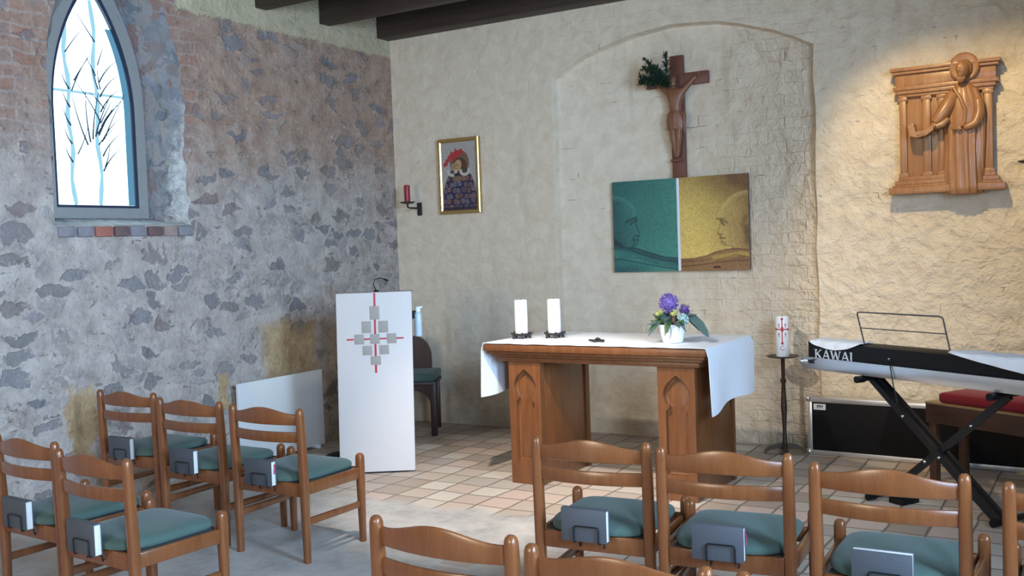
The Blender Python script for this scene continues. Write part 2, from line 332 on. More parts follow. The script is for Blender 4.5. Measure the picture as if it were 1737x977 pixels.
# ------------------------------------------------------------------ the room
ZC = 3.75; XR = 7.1; YF = -11.0; ND = .08
def nz(p, s=1., k=3): return noise.noise(Vector(p)*s)
bm = BM(); box(bm, (XR/2-.2, YF/2+.1, -.06), (XR+1.0, -YF+.7, .12)); struct('floor', bm, 'floor')
bm = BM(); box(bm, (XR/2-.2, YF/2+.1, ZC+.06), (XR+1.0, -YF+.7, .12)); struct('ceiling', bm, 'ceiling')
bm = BM(); box(bm, (XR+.1, YF/2, ZC/2), (.2, -YF, ZC)); struct('wall_right', bm, 'ceiling')
bm = BM(); box(bm, (XR/2, YF-.1, ZC/2), (XR, .2, ZC)); struct('wall_front', bm, 'ceiling')
# back wall with its shallow blind arch
def jag(t, s, a): return a*noise.noise(Vector((t*s, 3.1, 7.7)))
NL, NR, SPR, RISE = 1.635, 3.745, 2.90, .285
hw = (NR-NL)/2; ncx = (NL+NR)/2; Rn = (hw*hw+RISE*RISE)/(2*RISE)
arch = []
for i in range(25): z = SPR*i/24; arch.append((NL+jag(z, 5, .016), z))
a0 = math.asin(hw/Rn)
for i in range(1, 32): a = -a0+2*a0*i/32; arch.append((ncx+Rn*math.sin(a), SPR+RISE-Rn+Rn*math.cos(a)+jag(a, 9, .014)))
for i in range(25): z = SPR*(1-i/24); arch.append((NR+jag(z+9, 5, .016), z))
bm = BM()
loop = [(0, 0, 0)]+[(x, 0, z) for x, z in arch]+[(XR, 0, 0), (XR, 0, ZC), (0, 0, ZC)]
vs = [bm.verts.new(p) for p in loop]; es = [bm.edges.new((vs[i], vs[(i+1) % len(vs)])) for i in range(len(vs))]
bmesh.ops.triangle_fill(bm, edges=es, use_beauty=True)
mid_ = [(x+(.012 if x < ncx else -.012)*0, ND*.35, z) for x, z in arch]
def inset(k, d): return [(ncx+(x-ncx)*(1-k), d, z if z < .02 else SPR*0+z-(k*.6 if z > SPR*.98 else 0)) for x, z in arch]
loft(bm, [[(x, 0, z) for x, z in arch], inset(.003, .006), inset(.007, .022), inset(.012, ND*.6), inset(.016, ND*.85), inset(.026, ND)], closed=False)
lastp = inset(.026, ND); vv = [bm.verts.new(p) for p in lastp]; ee = [bm.edges.new((vv[i], vv[(i+1) % len(vv)])) for i in range(len(vv))]
bmesh.ops.triangle_fill(bm, edges=ee, use_beauty=True)
bmesh.ops.remove_doubles(bm, verts=bm.verts, dist=.0005)
A = [bm.verts.new(p) for p in ((0, .25, 0), (XR, .25, 0), (XR, .25, ZC), (0, .25, ZC))]; bm.faces.new(A)
struct('wall_back', bm, 'plaster', ang=60)
# left wall of rubble with the pointed window recess
YC = -2.895
def lancet(y0, half, sill, spring, rise, x, n=22, m=14, jit=0):
    Rl = (half*half+rise*rise)/(2*half); pts = []
    def J(t): return jit*noise.noise(Vector((t*9, 1.7, .3)))+jit*.6*noise.noise(Vector((t*27, 4.7, .3)))
    for i in range(8): pts.append((y0-half+2*half*i/8, sill, 0))
    for i in range(n): z = sill+(spring-sill)*i/n; pts.append((y0+half+J(z), z, 0))
    for i in range(m): h = rise*i/m; pts.append((y0+math.sqrt(max(0, Rl*Rl-h*h))-(Rl-half)+J(spring+h), spring+h, 0))
    pts.append((y0, spring+rise, 0))
    for i in range(m-1, -1, -1): h = rise*i/m; pts.append((y0-math.sqrt(max(0, Rl*Rl-h*h))+(Rl-half), spring+h, 0))
    for i in range(n-1, 0, -1): z = sill+(spring-sill)*i/n; pts.append((y0-half, z, 0))
    return [(x, y, z) for y, z, _ in pts]
outer = lancet(YC, .515, 1.775, 2.72, .93, 0, jit=.035)
inner = lancet(-2.862, .395, 1.835, 2.60, .98, -.30)
bm = BM()
fillring(bm, [(0, YF, 0), (0, .25, 0), (0, .25, ZC), (0, YF, ZC)], outer)
A = [bm.verts.new(p) for p in ((-.45, YF, 0), (-.45, .25, 0), (-.45, .25, ZC), (-.45, YF, ZC))]
wl = struct('wall_left', bm, 'stone')
# the splayed reveal, lumpy limewash
bm = BM(); K = 22; rings = []
for k in range(K+1):
    t = k/K; ring = []
    for (a, b) in zip(outer, inner):
        p = Vector(a).lerp(Vector(b), t); q = (p-Vector((p.x, YC, 2.4))).normalized()
        amp = .05*math.sin(PI*t)*(1 if p.z > 1.86 else .15)
        ring.append(p-q*amp*(.2+.9*noise.noise(p*7)+.7*noise.noise(p*17)+.5*noise.noise(p*34)))
    rings.append(ring)
loft(bm, rings, cap=False)
struct('trim_1', bm, 'reveal', ang=70)
# course of bricks on edge below the sill
bm = BM(); y = -3.40; cols = [0, 0, 1, 2, 0, 2, 3]; k = 0
while y < -2.42:
    L = .12+.035*random.random()
    box(bm, (-.004, y+L/2, 1.735), (.05, L-.012, .066), .009, mi=cols[k % 7]); y += L; k += 1
MT['brick0'] = plain('grey brick', (.24, .22, .235), .9, var=.3, bump=.4); MT['brick1'] = plain('red brick', (.36, .13, .095), .9, var=.3, bump=.4); MT['brick2'] = plain('dark brown brick', (.15, .09, .085), .9, var=.3, bump=.4); MT['brick3'] = plain('tan brick', (.33, .24, .2), .9, var=.3, bump=.4)
struct('trim_2', bm, ['brick0', 'brick1', 'brick2', 'brick3'])
# the window: stone surround, lead frame, glass, glazing bars, branch tracery
GY, GH, GS, GSP, GR = -2.862, .32, 1.905, 2.55, .89
g_out = lancet(GY, GH, GS, GSP, GR, -.29); g_in = lancet(GY, GH-.018, GS+.018, GSP, GR-.045, -.29)
bm = BM(); big = lancet(-2.862, .43, 1.80, 2.60, 1.03, -.30)
fillring(bm, big, [(-.30, y, z) for _, y, z in g_out])
loft(bm, [[(-.30, y, z) for _, y, z in g_out], [(-.345, y, z) for _, y, z in g_out]], cap=False)
win = struct('window_1', bm, 'surround')
bm = BM(); gi = [(-.305, y, z) for _, y, z in g_in]
loft(bm, [[(-.335, y, z) for _, y, z in g_out], [(-.305, y, z) for _, y, z in g_out], gi, [(-.335, y, z) for _, y, z in g_in]], cap=False)
struct('window_frame', bm, 'lead', win)
bm = BM(); vs = [bm.verts.new((-.33, y, z)) for _, y, z in g_in]; ws = [bm.verts.new((-.338, y, z)) for _, y, z in g_in]
bm.faces.new(vs); bm.faces.new(list(reversed(ws))); n_ = len(vs)
for i in range(n_): bm.faces.new((vs[i], ws[i], ws[(i+1) % n_], vs[(i+1) % n_]))
struct('glass_pane', bm, 'glass', win)
def gl_half(z): 
    Rl = (GH*GH+GR*GR)/(2*GH); return GH if z < GSP else math.sqrt(max(0, Rl*Rl-(z-GSP)**2))-(Rl-GH)
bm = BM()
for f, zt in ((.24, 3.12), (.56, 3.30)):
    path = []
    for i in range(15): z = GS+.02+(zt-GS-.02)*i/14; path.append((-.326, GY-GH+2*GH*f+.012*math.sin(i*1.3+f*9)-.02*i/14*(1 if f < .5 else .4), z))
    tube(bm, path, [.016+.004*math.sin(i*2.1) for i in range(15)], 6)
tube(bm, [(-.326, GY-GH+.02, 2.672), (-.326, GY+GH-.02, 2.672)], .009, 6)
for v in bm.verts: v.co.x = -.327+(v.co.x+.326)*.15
struct('glazing_bar', bm, 'blueglass', win)  # bloom round the dark bars painted as a pale blue glow
bm = BM(); path = [(-.322, GY+gl_half(z)-.046, z) for z in [GS+.02+i*.06 for i in range(21)] if gl_half(z) > .08]
A = [bm.verts.new((-.324, y-.024, z)) for _, y, z in path]; B = [bm.verts.new((-.324, y+.024, z)) for _, y, z in path]
for i in range(len(A)-1): bm.faces.new((A[i], B[i], B[i+1], A[i+1]))
struct('border_glass', bm, 'deepblue', win)
bm = BM(); rb = random.Random(3)
def twig(y, z, ang, L, r, curl):
    p = [(-.321, y, z)]; a = ang
    for i in range(7): a += curl/7; y += math.sin(a)*L/7; z += math.cos(a)*L/7; p.append((-.321, y, z))
    if all(abs(q[1]-GY) < gl_half(q[2])-.02 for q in p): tube(bm, p, [r*(1-.1*i) for i in range(8)], 4)
for i in range(24):
    up = rb.random(); bz = GS+.25+up*1.0; by = GY+rb.choice((-.16, .045, .05, .06))+rb.uniform(-.03, .03)
    twig(by, bz, rb.choice((-1, 1, 1))*rb.uniform(.25, .7), rb.uniform(.12, .42), .0048, rb.uniform(-.5, .6))
for k, a in enumerate((-.45, -.2, .05, .3, .55, .75)): twig(GY-.05+.02*k, GS+.42+.02*k, a, .34, .006, .25)
for k in range(7): twig(GY+.06, GS+.25+.1*k, .45, .22, .006, .5)
for k in range(5): twig(GY-.17, GS+.3+.12*k, -.75, .11, .006, .5)
struct('branch_tracery', bm, 'lead', win)
# unseen frames added on solid walls round the lamps, only the opposite wall's windows inferred
for i, (c, s, ax) in enumerate((((7.09, -4.7, 2.05), (1.1, 1.9), 'x'), ((7.09, -7.4, 2.05), (1.1, 1.9), 'x'), ((2.2, -10.99, 2.0), (1.6, 1.9), 'y'))):
    bm = BM()
    for sx in (-1, 0, 1):
        v = (0, sx*(s[0]/2+.03*abs(sx)), 0) if ax == 'x' else (sx*(s[0]/2+.03*abs(sx)), 0, 0)
        box(bm, (c[0]+v[0], c[1]+v[1], c[2]), (.05, .05, s[1]+.1), .005)
    for sz in (-1, 1): box(bm, (c[0], c[1], c[2]+sz*(s[1]/2+.03)), (.05, s[0]+.1, .05) if ax == 'x' else (s[0]+.1, .05, .05), .005)
    struct('window_%d' % (i+2), bm, 'surround')
# ceiling beams
def beam(y0, y1, label):
    bm = BM(); box(bm, (0, 0, 0), (XR+.2, y1-y0, ZC-3.42), .008)
    o = obj('ceiling_beam', bm, 'beam'); o.location = (XR/2-.08, (y0+y1)/2, (ZC+3.42)/2); tag(o, label, 'beam', 'dark ceiling beams')
beam(-.18, -.012, 'dark wooden ceiling beam running along the top of the plaster wall')
beam(-.925, -.80, 'dark wooden ceiling beam, the middle one of the three')
beam(-1.64, -1.52, 'dark wooden ceiling beam farthest from the plaster wall, only its lower edge showing')

# ------------------------------------------------------------------ the chairs
def rr(cx, cy, z, w, d, e=5, n=16): return sring(cx, cy, z, w/2, d/2, e, n)
def make_chair(label):
    t = thing('wooden_chair', label, 'chair')
    for s in (-1, 1):                                        # rear posts
        bm = BM(); X = s*.233; R_ = []
        for z, wd, dp in ((0, .032, .032), (.2, .038, .040), (.42, .043, .046), (.6, .042, .040), (.74, .039, .035), (.762, .037, .033), (.774, .030, .027), (.780, .018, .016), (.7815, .006, .006)):
            yy = -.012*max(0, (z-.42)/.36)+.006*max(0, (.42-z)/.42)*0; R_.append(rr(X, yy, z, wd, dp, 3.2))
        loft(bm, R_); obj('leg', bm, 'chair', t)
    for s in (-1, 1):                                        # front legs with a rounded top
        bm = BM(); X = s*.2475
        loft(bm, [rr(X, .415, z, wd, wd, 3.2) for z, wd in ((0, .032), (.25, .039), (.40, .043), (.455, .042), (.467, .036), (.474, .022), (.4765, .008))])
        obj('leg', bm, 'chair', t)
    def slat(name, zl, zt, bulge=.034, th=.016):
        bm = BM(); R_ = []; N = 18
        for i in range(N+1):
            u = -1+2*i/N; x = u*.216; y = -.008-bulge*(1-u*u); z0 = zl(u); z1 = zt(u); h = (z1-z0)
            ring = []
            for k in range(12):
                a = 2*PI*k/12; c, s_ = math.cos(a), math.sin(a)
                ring.append((x, y+th/2*math.copysign(abs(c)**.6, c), (z0+z1)/2+h/2*math.copysign(abs(s_)**.45, s_)))
            R_.append(ring)
        loft(bm, R_); obj(name, bm, 'chair', t)
    slat('crest_rail', lambda u: .694, lambda u: .750+.033*(.5+.5*math.cos(PI*max(-1, min(1, u*1.02)))))
    slat('back_slat', lambda u: .606, lambda u: .661)
    # upholstered seat
    bm = BM(); outline = []
    def plan(k, z):
        out = []; N = 56
        for i in range(N):
            a = 2*PI*i/N; c, s_ = math.cos(a), math.sin(a); e = 2/(3.6 if s_ < 0 else 6.5)
            out.append((.218*k*math.copysign(abs(c)**e, c), .206+.226*(k if k > .9 else k)*math.copysign(abs(s_)**e, s_)+(-.012 if s_ < 0 else 0)*(1-abs(c)), z))
        return out
    loft(bm, [plan(k, z) for k, z in ((.93, .403), (.985, .406), (1, .413), (1, .421), (.985, .430), (.93, .440), (.8, .448), (.55, .453), (.2, .455))])
    obj('seat', bm, 'teal', t)
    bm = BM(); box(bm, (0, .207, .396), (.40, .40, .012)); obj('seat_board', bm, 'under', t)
    # seat frame and stretchers
    for s in (-1, 1):
        bm = BM(); box(bm, (0, 0, 0), (.022, .376, .062), .006, rot=Matrix.Rotation(-s*math.atan2(.0145, .415), 3, 'Z')); bmesh.ops.translate(bm, vec=(s*.2402, .2075, .372), verts=bm.verts); obj('seat_rail', bm, 'chair', t)
    bm = BM(); box(bm, (0, .0, .366), (.424, .022, .070), .006); obj('seat_rail', bm, 'chair', t)
    bm = BM(); box(bm, (0, .415, .370), (.453, .022, .062), .006); obj('seat_rail', bm, 'chair', t)
    for s in (-1, 1):
        bm = BM(); box(bm, (0, 0, 0), (.020, .378, .036), .006, rot=Matrix.Rotation(-s*math.atan2(.0145, .415), 3, 'Z')); bmesh.ops.translate(bm, vec=(s*.2402, .2075, .205), verts=bm.verts); obj('stretcher', bm, 'chair', t)
    # wire pocket for the hymn book
    bm = BM(); r = .0032
    for x in (-.052, .052):
        tube(bm, [(x, -.011, .36), (x, -.018, .352), (x, -.024, .3825), (x, -.032, .3825), (x, -.073, .3830), (x, -.0775, .388), (x, -.0785, .44)], r, 6)
    tube(bm, [(-.052, -.0785, .436), (-.050, -.0785, .446), (-.044, -.0785, .449), (.044, -.0785, .449), (.050, -.0785, .446), (.052, -.0785, .436)], r, 6)
    obj('book_holder', bm, 'blackmetal', t)
    return t
def make_book(label, ribbon=True):
    t = thing('hymn_book', label, 'book')
    bm = BM(); W_, T_, H_ = .19, .034, .128
    box(bm, (0, -T_/2+.0015, H_/2), (W_, .003, H_), .001); box(bm, (0, T_/2-.0015, H_/2), (W_, .003, H_), .001)
    ring = []
    N = 8; loft(bm, [[(x, -T_/2, H_-.003), *[(x, -T_/2*math.cos(PI*i/N), H_-.003+.005*math.sin(PI*i/N)) for i in range(1, N)], (x, T_/2, H_-.003), (x, T_/2-.003, H_-.004), (x, -T_/2+.003, H_-.004)] for x in (-W_/2, W_/2)])
    obj('cover', bm, 'cover', t)
    bm = BM(); box(bm, (0, 0, H_/2-.001), (W_-.006, T_-.0062, H_-.008), .001); pg = obj('page_block', bm, 'pages', t)
    if ribbon:
        bm = BM(); loft(bm, [[(x, y-.003, z), (x, y+.003, z), (x+.0006, y+.003, z), (x+.0006, y-.003, z)] for x, y, z in ((.0925, .006, .11), (.098, .005, .104), (.101, .003, .09), (.0995, .001, .074), (.103, -.001, .062))]); obj('ribbon', bm, 'ribbon', pg)
    return t
R_ = math.radians
G1 = 'wooden chairs with teal seats'; G2 = 'grey hymn books in the chair backs'
chairs = [  # x, y, yaw, chair label, book label or None, ribbon, turned pages up
 (.583, -3.397, 1.0, 'wooden chair with teal seat against the stone wall, farthest left of the front row', 'grey hymn book in the back of the front-row chair nearest the stone wall', 0, 0),
 (1.241, -3.505, .3, 'wooden chair with teal seat, middle of the three in the left front row', 'grey hymn book in the back of the middle chair of the left front row', 0, 0),
 (1.849, -3.542, .1, 'wooden chair with teal seat in the front row just before the white lectern', 'grey hymn book with pink ribbon in the chair just before the white lectern', 1, 0),
 (1.416, -4.571, -3.5, 'wooden chair with teal seat cut off by the left edge, second row', 'grey hymn book at the left edge of the photo, in the second-row chair', 0, 0),
 (2.039, -4.687, -3.4, 'wooden chair with teal seat at the aisle end of the left second row', 'large grey hymn book in the aisle chair of the left second row', 0, 0),
 (3.78, -3.722, 4.0, 'wooden chair with teal seat directly before the left leg of the altar', 'grey hymn book in the chair before the left altar leg', 0, 0),
 (4.322, -3.727, 5.5, 'wooden chair with teal seat before the right leg of the altar', 'grey hymn book with curled red ribbon in the chair before the right altar leg', 1, 0),
 (4.908, -3.805, .8, 'wooden chair with teal seat before the keyboard stand and the black case', 'dark hymn book with its white page edges up, in the chair before the black case', 0, 1),
 (5.505, -3.86, 1.0, 'wooden chair cut off by the right edge of the photo', None, 0, 0),
 (3.936, -4.956, -1.2, 'nearest wooden chair at the bottom centre, only its back rails showing, left of its row', None, 0, 0),
 (4.489, -4.998, 1.4, 'wooden chair at the bottom edge showing only its curved top rail, right of centre', None, 0, 0),
 (5.045, -4.985, 1.0, 'wooden chair at the bottom edge showing only its left post top', None, 0, 0)]
base = None; bk0 = {}
for (x, y, a, lab, blab, rib, up) in chairs:
    if base is None: base = make_chair(lab); base['group'] = G1; c = base; c.location = (x, y, 0); c.rotation_euler = (0, 0, R_(a))
    else: c = dup(base, (x, y, 0), R_(a), lab, G1)
    if blab:
        rx = -.012; off = Matrix.Rotation(R_(a), 3, 'Z') @ Vector((rx, -.0545, 0))
        if rib not in bk0: bk0[rib] = b = make_book(blab, bool(rib)); b['group'] = G2
        else: b = dup(bk0[rib], (0, 0, 0), 0, blab, G2)
        b.location = (x+off.x, y+off.y, .387); b.rotation_euler = (0, 0, R_(a))
        if up: b.location.z = .387+.130; b.rotation_euler = (PI, 0, R_(a))

# ------------------------------------------------------------------ altar, cloth and what stands on it
alt = thing('altar', 'wooden altar table with carved pedestal legs under a white cloth', 'altar', (2.79, -1.36, 0), R_(-1.0))
bm = BM()   # moulded top: slab plus stepped cornice
for z0, z1, hx, hy in ((.872, .915, .765, .415), (.852, .872, .748, .398), (.832, .852, .725, .372), (.80, .832, .70, .35)):
    box(bm, (0, 0, (z0+z1)/2), (2*hx, 2*hy, z1-z0), .006)
obj('tabletop', bm, 'altar', alt)
def ogee(cx):    # keyhole outline: pointed trefoil head over a narrow stem panel
    L = [(.070, .155), (.070, .535), (.052, .548), (.046, .562), (.050, .576), (.068, .580), (.080, .605), (.085, .635), (.080, .665), (.060, .70), (.030, .728), (.0, .75)]
    pts = [(cx+a, b) for a, b in L]+[(cx-a, b) for a, b in reversed(L[:-1])]; return pts
for cx in (-.505, .545):
    bm = BM(); w2 = .118; y0, y1 = -.335, .335
    box(bm, (cx, -.02, .40), (2*w2-.012, .56, .80), .004)                     # core of the pedestal
    og = ogee(cx); fr = [(cx-w2, 0), (cx+w2, 0), (cx+w2, .80), (cx-w2, .80)]
    for yy, s in ((y0, -1), (y1, 1)):
        fillring(bm, [(a, yy, b) for a, b in fr], [(a, yy, b) for a, b in og])
        loft(bm, [[(a, yy, b) for a, b in og], [(cx+(a-cx)*.985, yy-s*.003, .4+(b-.4)*.996) for a, b in og], [(cx+(a-cx)*.97, yy-s*.030, .4+(b-.4)*.993) for a, b in og], [(cx+(a-cx)*.80, yy-s*.034, .4+(b-.4)*.96) for a, b in og], [(cx+(a-cx)*.75, yy-s*.052, .4+(b-.4)*.95) for a, b in og]], cap=False)
        loft(bm, [[(a, yy, b) for a, b in fr], [(a, yy-s*.05, b) for a, b in fr]], cap=False)
        q = [(cx-w2, yy-s*.046, 0), (cx+w2, yy-s*.046, 0), (cx+w2, yy-s*.046, .8), (cx-w2, yy-s*.046, .8)]; bm.faces.new([bm.verts.new(p) for p in q])
    obj('pedestal', bm, 'altar', alt, 30)
    if cx: pass
bm = BM(); N1, N2 = 18, 22; hwx = .772; drop = .34; rows = []
xs = [(-hwx-.006, .915-drop*(1-i/8)) for i in range(8)]+[(-hwx+.01+2*(hwx-.01)*i/24, .9215) for i in range(25)]+[(hwx+.006, .915-drop*(i+1)/8) for i in range(8)]
for k, (x, z) in enumerate(xs):
    row = []
    for j in range(N2+1):
        v = j/N2; y = -.412+.80*v; d = max(0, .915-z)/drop; fx = fz = 0
        if d > 0:
            sgn = 1 if x > 0 else -1
            fx = sgn*d*(.004+.014*math.sin(v*9+(1 if x > 0 else 2.2))); fz = -d*(.012*math.sin(v*7+1))-(.035*d*(1-v)**2 if x > 0 else .0)
        else: fz = .0012*math.sin(x*31+v*5); y -= .004*math.sin(x*23)*(v < .02)
        row.append((x+fx, y, z+fz))
    rows.append(row)
loft(bm, rows, cap=False, closed=False)
cl = obj('tablecloth', bm, 'linen'); cl.location = (2.79, -1.36, 0); cl.rotation_euler = (0, 0, R_(-1.0)); md = cl.modifiers.new('t', 'SOLIDIFY'); md.thickness = .0025; md.offset = 1
tag(cl, 'white linen cloth lying over the wooden altar and hanging down both ends', 'tablecloth')
TZ = .9262
def candle_holder(loc, label):
    t = thing('candle_holder', label, 'candle holder', loc, 0, 'iron candle holders on the altar')
    bm = BM(); lathe(bm, [(.044, .016), (.058, .018), (.066, .030), (.064, .036), (.053, .027), (.0, .026)], n=24)
    for k in range(5):
        a = 2*PI*k/5+.3; c, s = math.cos(a), math.sin(a)
        tube(bm, [(c*.046, s*.046, .022), (c*.056, s*.056, .014), (c*.060, s*.060, .004), (c*.066, s*.066, .003)], [.011, .010, .009, .005], 6)
        tube(bm, [(c*.056, s*.056, .026), (c*.068, s*.068, .032), (c*.076, s*.076, .041)], [.011, .009, .004], 6)
    obj('dish', bm, 'iron', t); return t
def pillar(loc, r, h, label, m='candle', cat='candle', group=None, wick=True):
    t = thing('pillar_candle', label, cat, loc, 0, group)
    bm = BM(); lathe(bm, [(r*.97, 0), (r, .003), (r, h-.006), (r*.96, h), (r*.55, h-.004), (.002, h-.006)], n=32); obj('wax', bm, m, t)
    if wick: bm = BM(); tube(bm, [(0, 0, h-.008), (.001, 0, h+.004), (.004, 0, h+.010)], .0016, 5); obj('wick', bm, 'wick', t)
    return t
for (x, y), nm in (((2.125, -1.44), 'left'), ((2.335, -1.36), 'right')):
    candle_holder((x, y, TZ), 'dark iron holder under the %s white altar candle' % nm)
    pillar((x, y, TZ+.0265), .044, .232, 'thick white altar candle, the %s one of the pair' % nm, group='white altar candles')
t = thing('small_cross', 'small dark metal cross lying flat on the altar cloth', 'cross', (2.745, -1.56, TZ), R_(-22))
bm = BM(); box(bm, (0, 0, .006), (.135, .018, .011), .002); box(bm, (.016, 0, .006), (.018, .09, .0112), .002); tube(bm, [(-.01, 0, .014), (.014, 0, .020), (.034, .004, .015)], [.006, .009, .006], 6); obj('crossbar', bm, 'iron', t)
# flower arrangement
fl = thing('flower_arrangement', 'white pot of violet allium and green leaves on the altar cloth', 'flowers', (3.235, -1.50, TZ))
bm = BM(); lathe(bm, [(.058, 0), (.062, .004), (.073, .05), (.083, .105), (.086, .112), (.079, .112), (.070, .085), (.0, .08)], n=28); obj('pot', bm, 'pot', fl)
rf = random.Random(5)
def flower_ball(c, r, m, name, n=130, pr=.0075):
    bm = BM()
    bmesh.ops.create_icosphere(bm, subdivisions=2, radius=r*.74, matrix=Matrix.Translation(c))
    for i in range(n):
        u = rf.uniform(-1, 1); a = rf.uniform(0, 2*PI); s = math.sqrt(1-u*u); d = Vector((s*math.cos(a), s*math.sin(a), u)); b = Vector(c)+d*r*.74
        side = d.orthogonal().normalized(); side = Matrix.Rotation(rf.uniform(0, 6), 3, d) @ side
        for k in range(3):
            sd = Matrix.Rotation(k*2.1, 3, d) @ side; e = b+d*r*.30+sd*pr*1.1; w_ = d.cross(sd)*pr*.45
            p = [b, b+(e-b)*.6+w_, e, b+(e-b)*.6-w_]; q = [bm.verts.new(v) for v in p]; bm.faces.new(q)
    return obj(name, bm, m, fl)
bm = BM(); tube(bm, [(-.015, .02, .09), (-.025, .02, .16), (-.026, .02, .21)], .005, 6); obj('stem', bm, 'leaf', fl)
flower_ball((-.028, .02, .238), .062, 'allium', 'allium_head')
flower_ball((.072, .02, .20), .034, 'violet', 'violet_flower', 60, .007)
flower_ball((.085, -.045, .142), .036, 'mint', 'rosette', 60, .010)
for c in ((-.07, -.01, .185), (-.085, -.03, .175), (.028, -.02, .185), (.02, -.035, .175)): flower_ball(c, .017, 'yellow', 'small_flower', 24, .006)
bm = BM(); lathe(bm, [(.004, -.026), (.024, -.018), (.026, .0), (.018, .014), (.004, .018)], (.025, -.055, .145), 16); obj('seed_pod', bm, 'pod', fl)
def leaf(name, pts, wid, m):
    bm = BM(); P = [Vector(p) for p in pts]; N = len(P); A = []; B = []; Cc = []
    for i, p in enumerate(P):
        tg = (P[min(i+1, N-1)]-P[max(i-1, 0)]).normalized(); sd = tg.cross(Vector((0, -.45, .9))).normalized(); w_ = wid*math.sin(PI*(.08+.9*i/(N-1)))**.8
        A.append(bm.verts.new(p+sd*w_+Vector((0, 0, .2*w_)))); B.append(bm.verts.new(p-sd*w_+Vector((0, 0, .2*w_)))); Cc.append(bm.verts.new(p))
    for i in range(N-1): bm.faces.new((A[i], Cc[i], Cc[i+1], A[i+1])); bm.faces.new((Cc[i], B[i], B[i+1], Cc[i+1]))
    o = obj(name, bm, m, fl, 80); md = o.modifiers.new('t', 'SOLIDIFY'); md.thickness = .0012; return o
leaf('large_leaf', [(.03, .01, .14), (.08, .0, .165), (.13, -.005, .15), (.18, -.01, .105), (.215, -.012, .06), (.235, -.012, .035)], .032, 'leaf2')
for i in range(38):
    a = rf.uniform(0, 2*PI) if i > 14 else rf.uniform(2.2, 4.9); r0 = .03; L = rf.uniform(.08, .145); h = rf.uniform(.10, .16)
    c, s = math.cos(a), math.sin(a); up = rf.uniform(-.09, .06)
    leaf('leaf', [(c*r0, s*r0, .10), (c*(r0+L*.4), s*(r0+L*.4), h+.015), (c*(r0+L*.75), s*(r0+L*.75), h+up*.5), (c*(r0+L), s*(r0+L), h+up-.01)], rf.uniform(.012, .024), rf.choice(('leaf', 'leaf', 'leaf2')))
bm = BM(); tube(bm, [(-.06, -.05, .11), (-.12, -.06, .15), (-.155, -.06, .13), (-.165, -.06, .07), (-.15, -.06, .02), (-.12, -.07, .008), (-.08, -.09, .006)], .0016, 5); tube(bm, [(.02, -.07, .11), (.03, -.098, .06), (.02, -.10, .03)], .003, 5)
tube(bm, [(.06, .0, .14), (.09, .01, .22), (.12, .0, .24)], .0018, 5); tube(bm, [(.08, .0, .14), (.13, -.02, .19), (.15, -.02, .20)], .0018, 5); obj('twig', bm, 'twig', fl)

# ------------------------------------------------------------------ lectern
lec = thing('lectern', 'tall white lectern with a red and grey cross on its front', 'lectern', (.931, -1.967, 0), R_(33))
LW, LH = .522, 1.262
bm = BM(); box(bm, (LW/2, .02, .012+(LH-.012)/2), (LW, .036, LH-.012), .004)
for v in bm.verts: v.co.x += .022*v.co.z/LH
obj('front_panel', bm, 'lectern', lec)
bm = BM(); box(bm, (LW/2+.01, .19, LH/2), (.40, .30, LH-.06), .006); obj('body', bm, 'lectern', lec)
bm = BM(); box(bm, (LW/2+.022, .165, LH-.012), (LW-.02, .25, .018), .004, rot=None); obj('reading_board', bm, 'lectern', lec)
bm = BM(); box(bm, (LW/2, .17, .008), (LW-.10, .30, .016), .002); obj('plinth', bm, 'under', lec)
def onlec(px, pz): return .022*pz/LH+px
def lz(y): return LH*(806-y)/(806-494)
def lx(x, y): return onlec(0, lz(y))*0+LW*(x-(571+6*(y-495)/310))/126+.022*lz(y)/LH
bars = [((635, 495, 637, 632), 'v'), ((589, 573, 684, 574), 'h')]
bm = BM(); x0 = lx(636, 560); box(bm, (x0+.002, .0012, (lz(495)+lz(632))/2), (.014, .0024, lz(495)-lz(632)), .0005)
for v in bm.verts: v.co.x += .022*(v.co.z-lz(560))/LH
obj('cross_upright', bm, 'redpaint', lec)
for a, b in ((589, 601), (618, 628), (644, 656), (672, 684)):
    bm = BM(); box(bm, ((lx(a, 573)+lx(b, 573))/2, .0012, lz(573.5)), (lx(b, 573)-lx(a, 573), .0024, .011), .0005); obj('cross_bar', bm, 'redpaint', lec)
for x, y, w_, h in ((635.5, 529, 16, 23), (622, 553, 16, 20), (650, 553, 16, 20), (610, 573.5, 16, 17), (636, 573.5, 16, 17), (664, 573.5, 16, 17), (623.5, 593, 16, 16), (651.5, 592.5, 16, 16), (637.5, 610.5, 17, 15)):
    bm = BM(); box(bm, (lx(x, y), .0002, lz(y)), (LW*w_/126, .0036, LH*h/312), .0006); obj('inlay_square', bm, 'greige', lec)
t = thing('gooseneck_microphone', 'small black gooseneck microphone on top of the white lectern', 'microphone', Vector((.931, -1.967, LH-.003))+Matrix.Rotation(R_(33), 3, 'Z') @ Vector((.285, .17, 0)), R_(33))
bm = BM(); lathe(bm, [(.018, 0), (.018, .01), (.006, .014)], n=14); tube(bm, [(0, 0, .012), (-.02, 0, .05), (-.008, 0, .085), (.03, -.005, .098), (.06, -.01, .088)], .0035, 7); obj('gooseneck', bm, 'black', t)
bm = BM(); tube(bm, [(.058, -.01, .089), (.07, -.012, .083), (.086, -.014, .075)], [.004, .007, .006], 8); obj('microphone_head', bm, 'black', t)
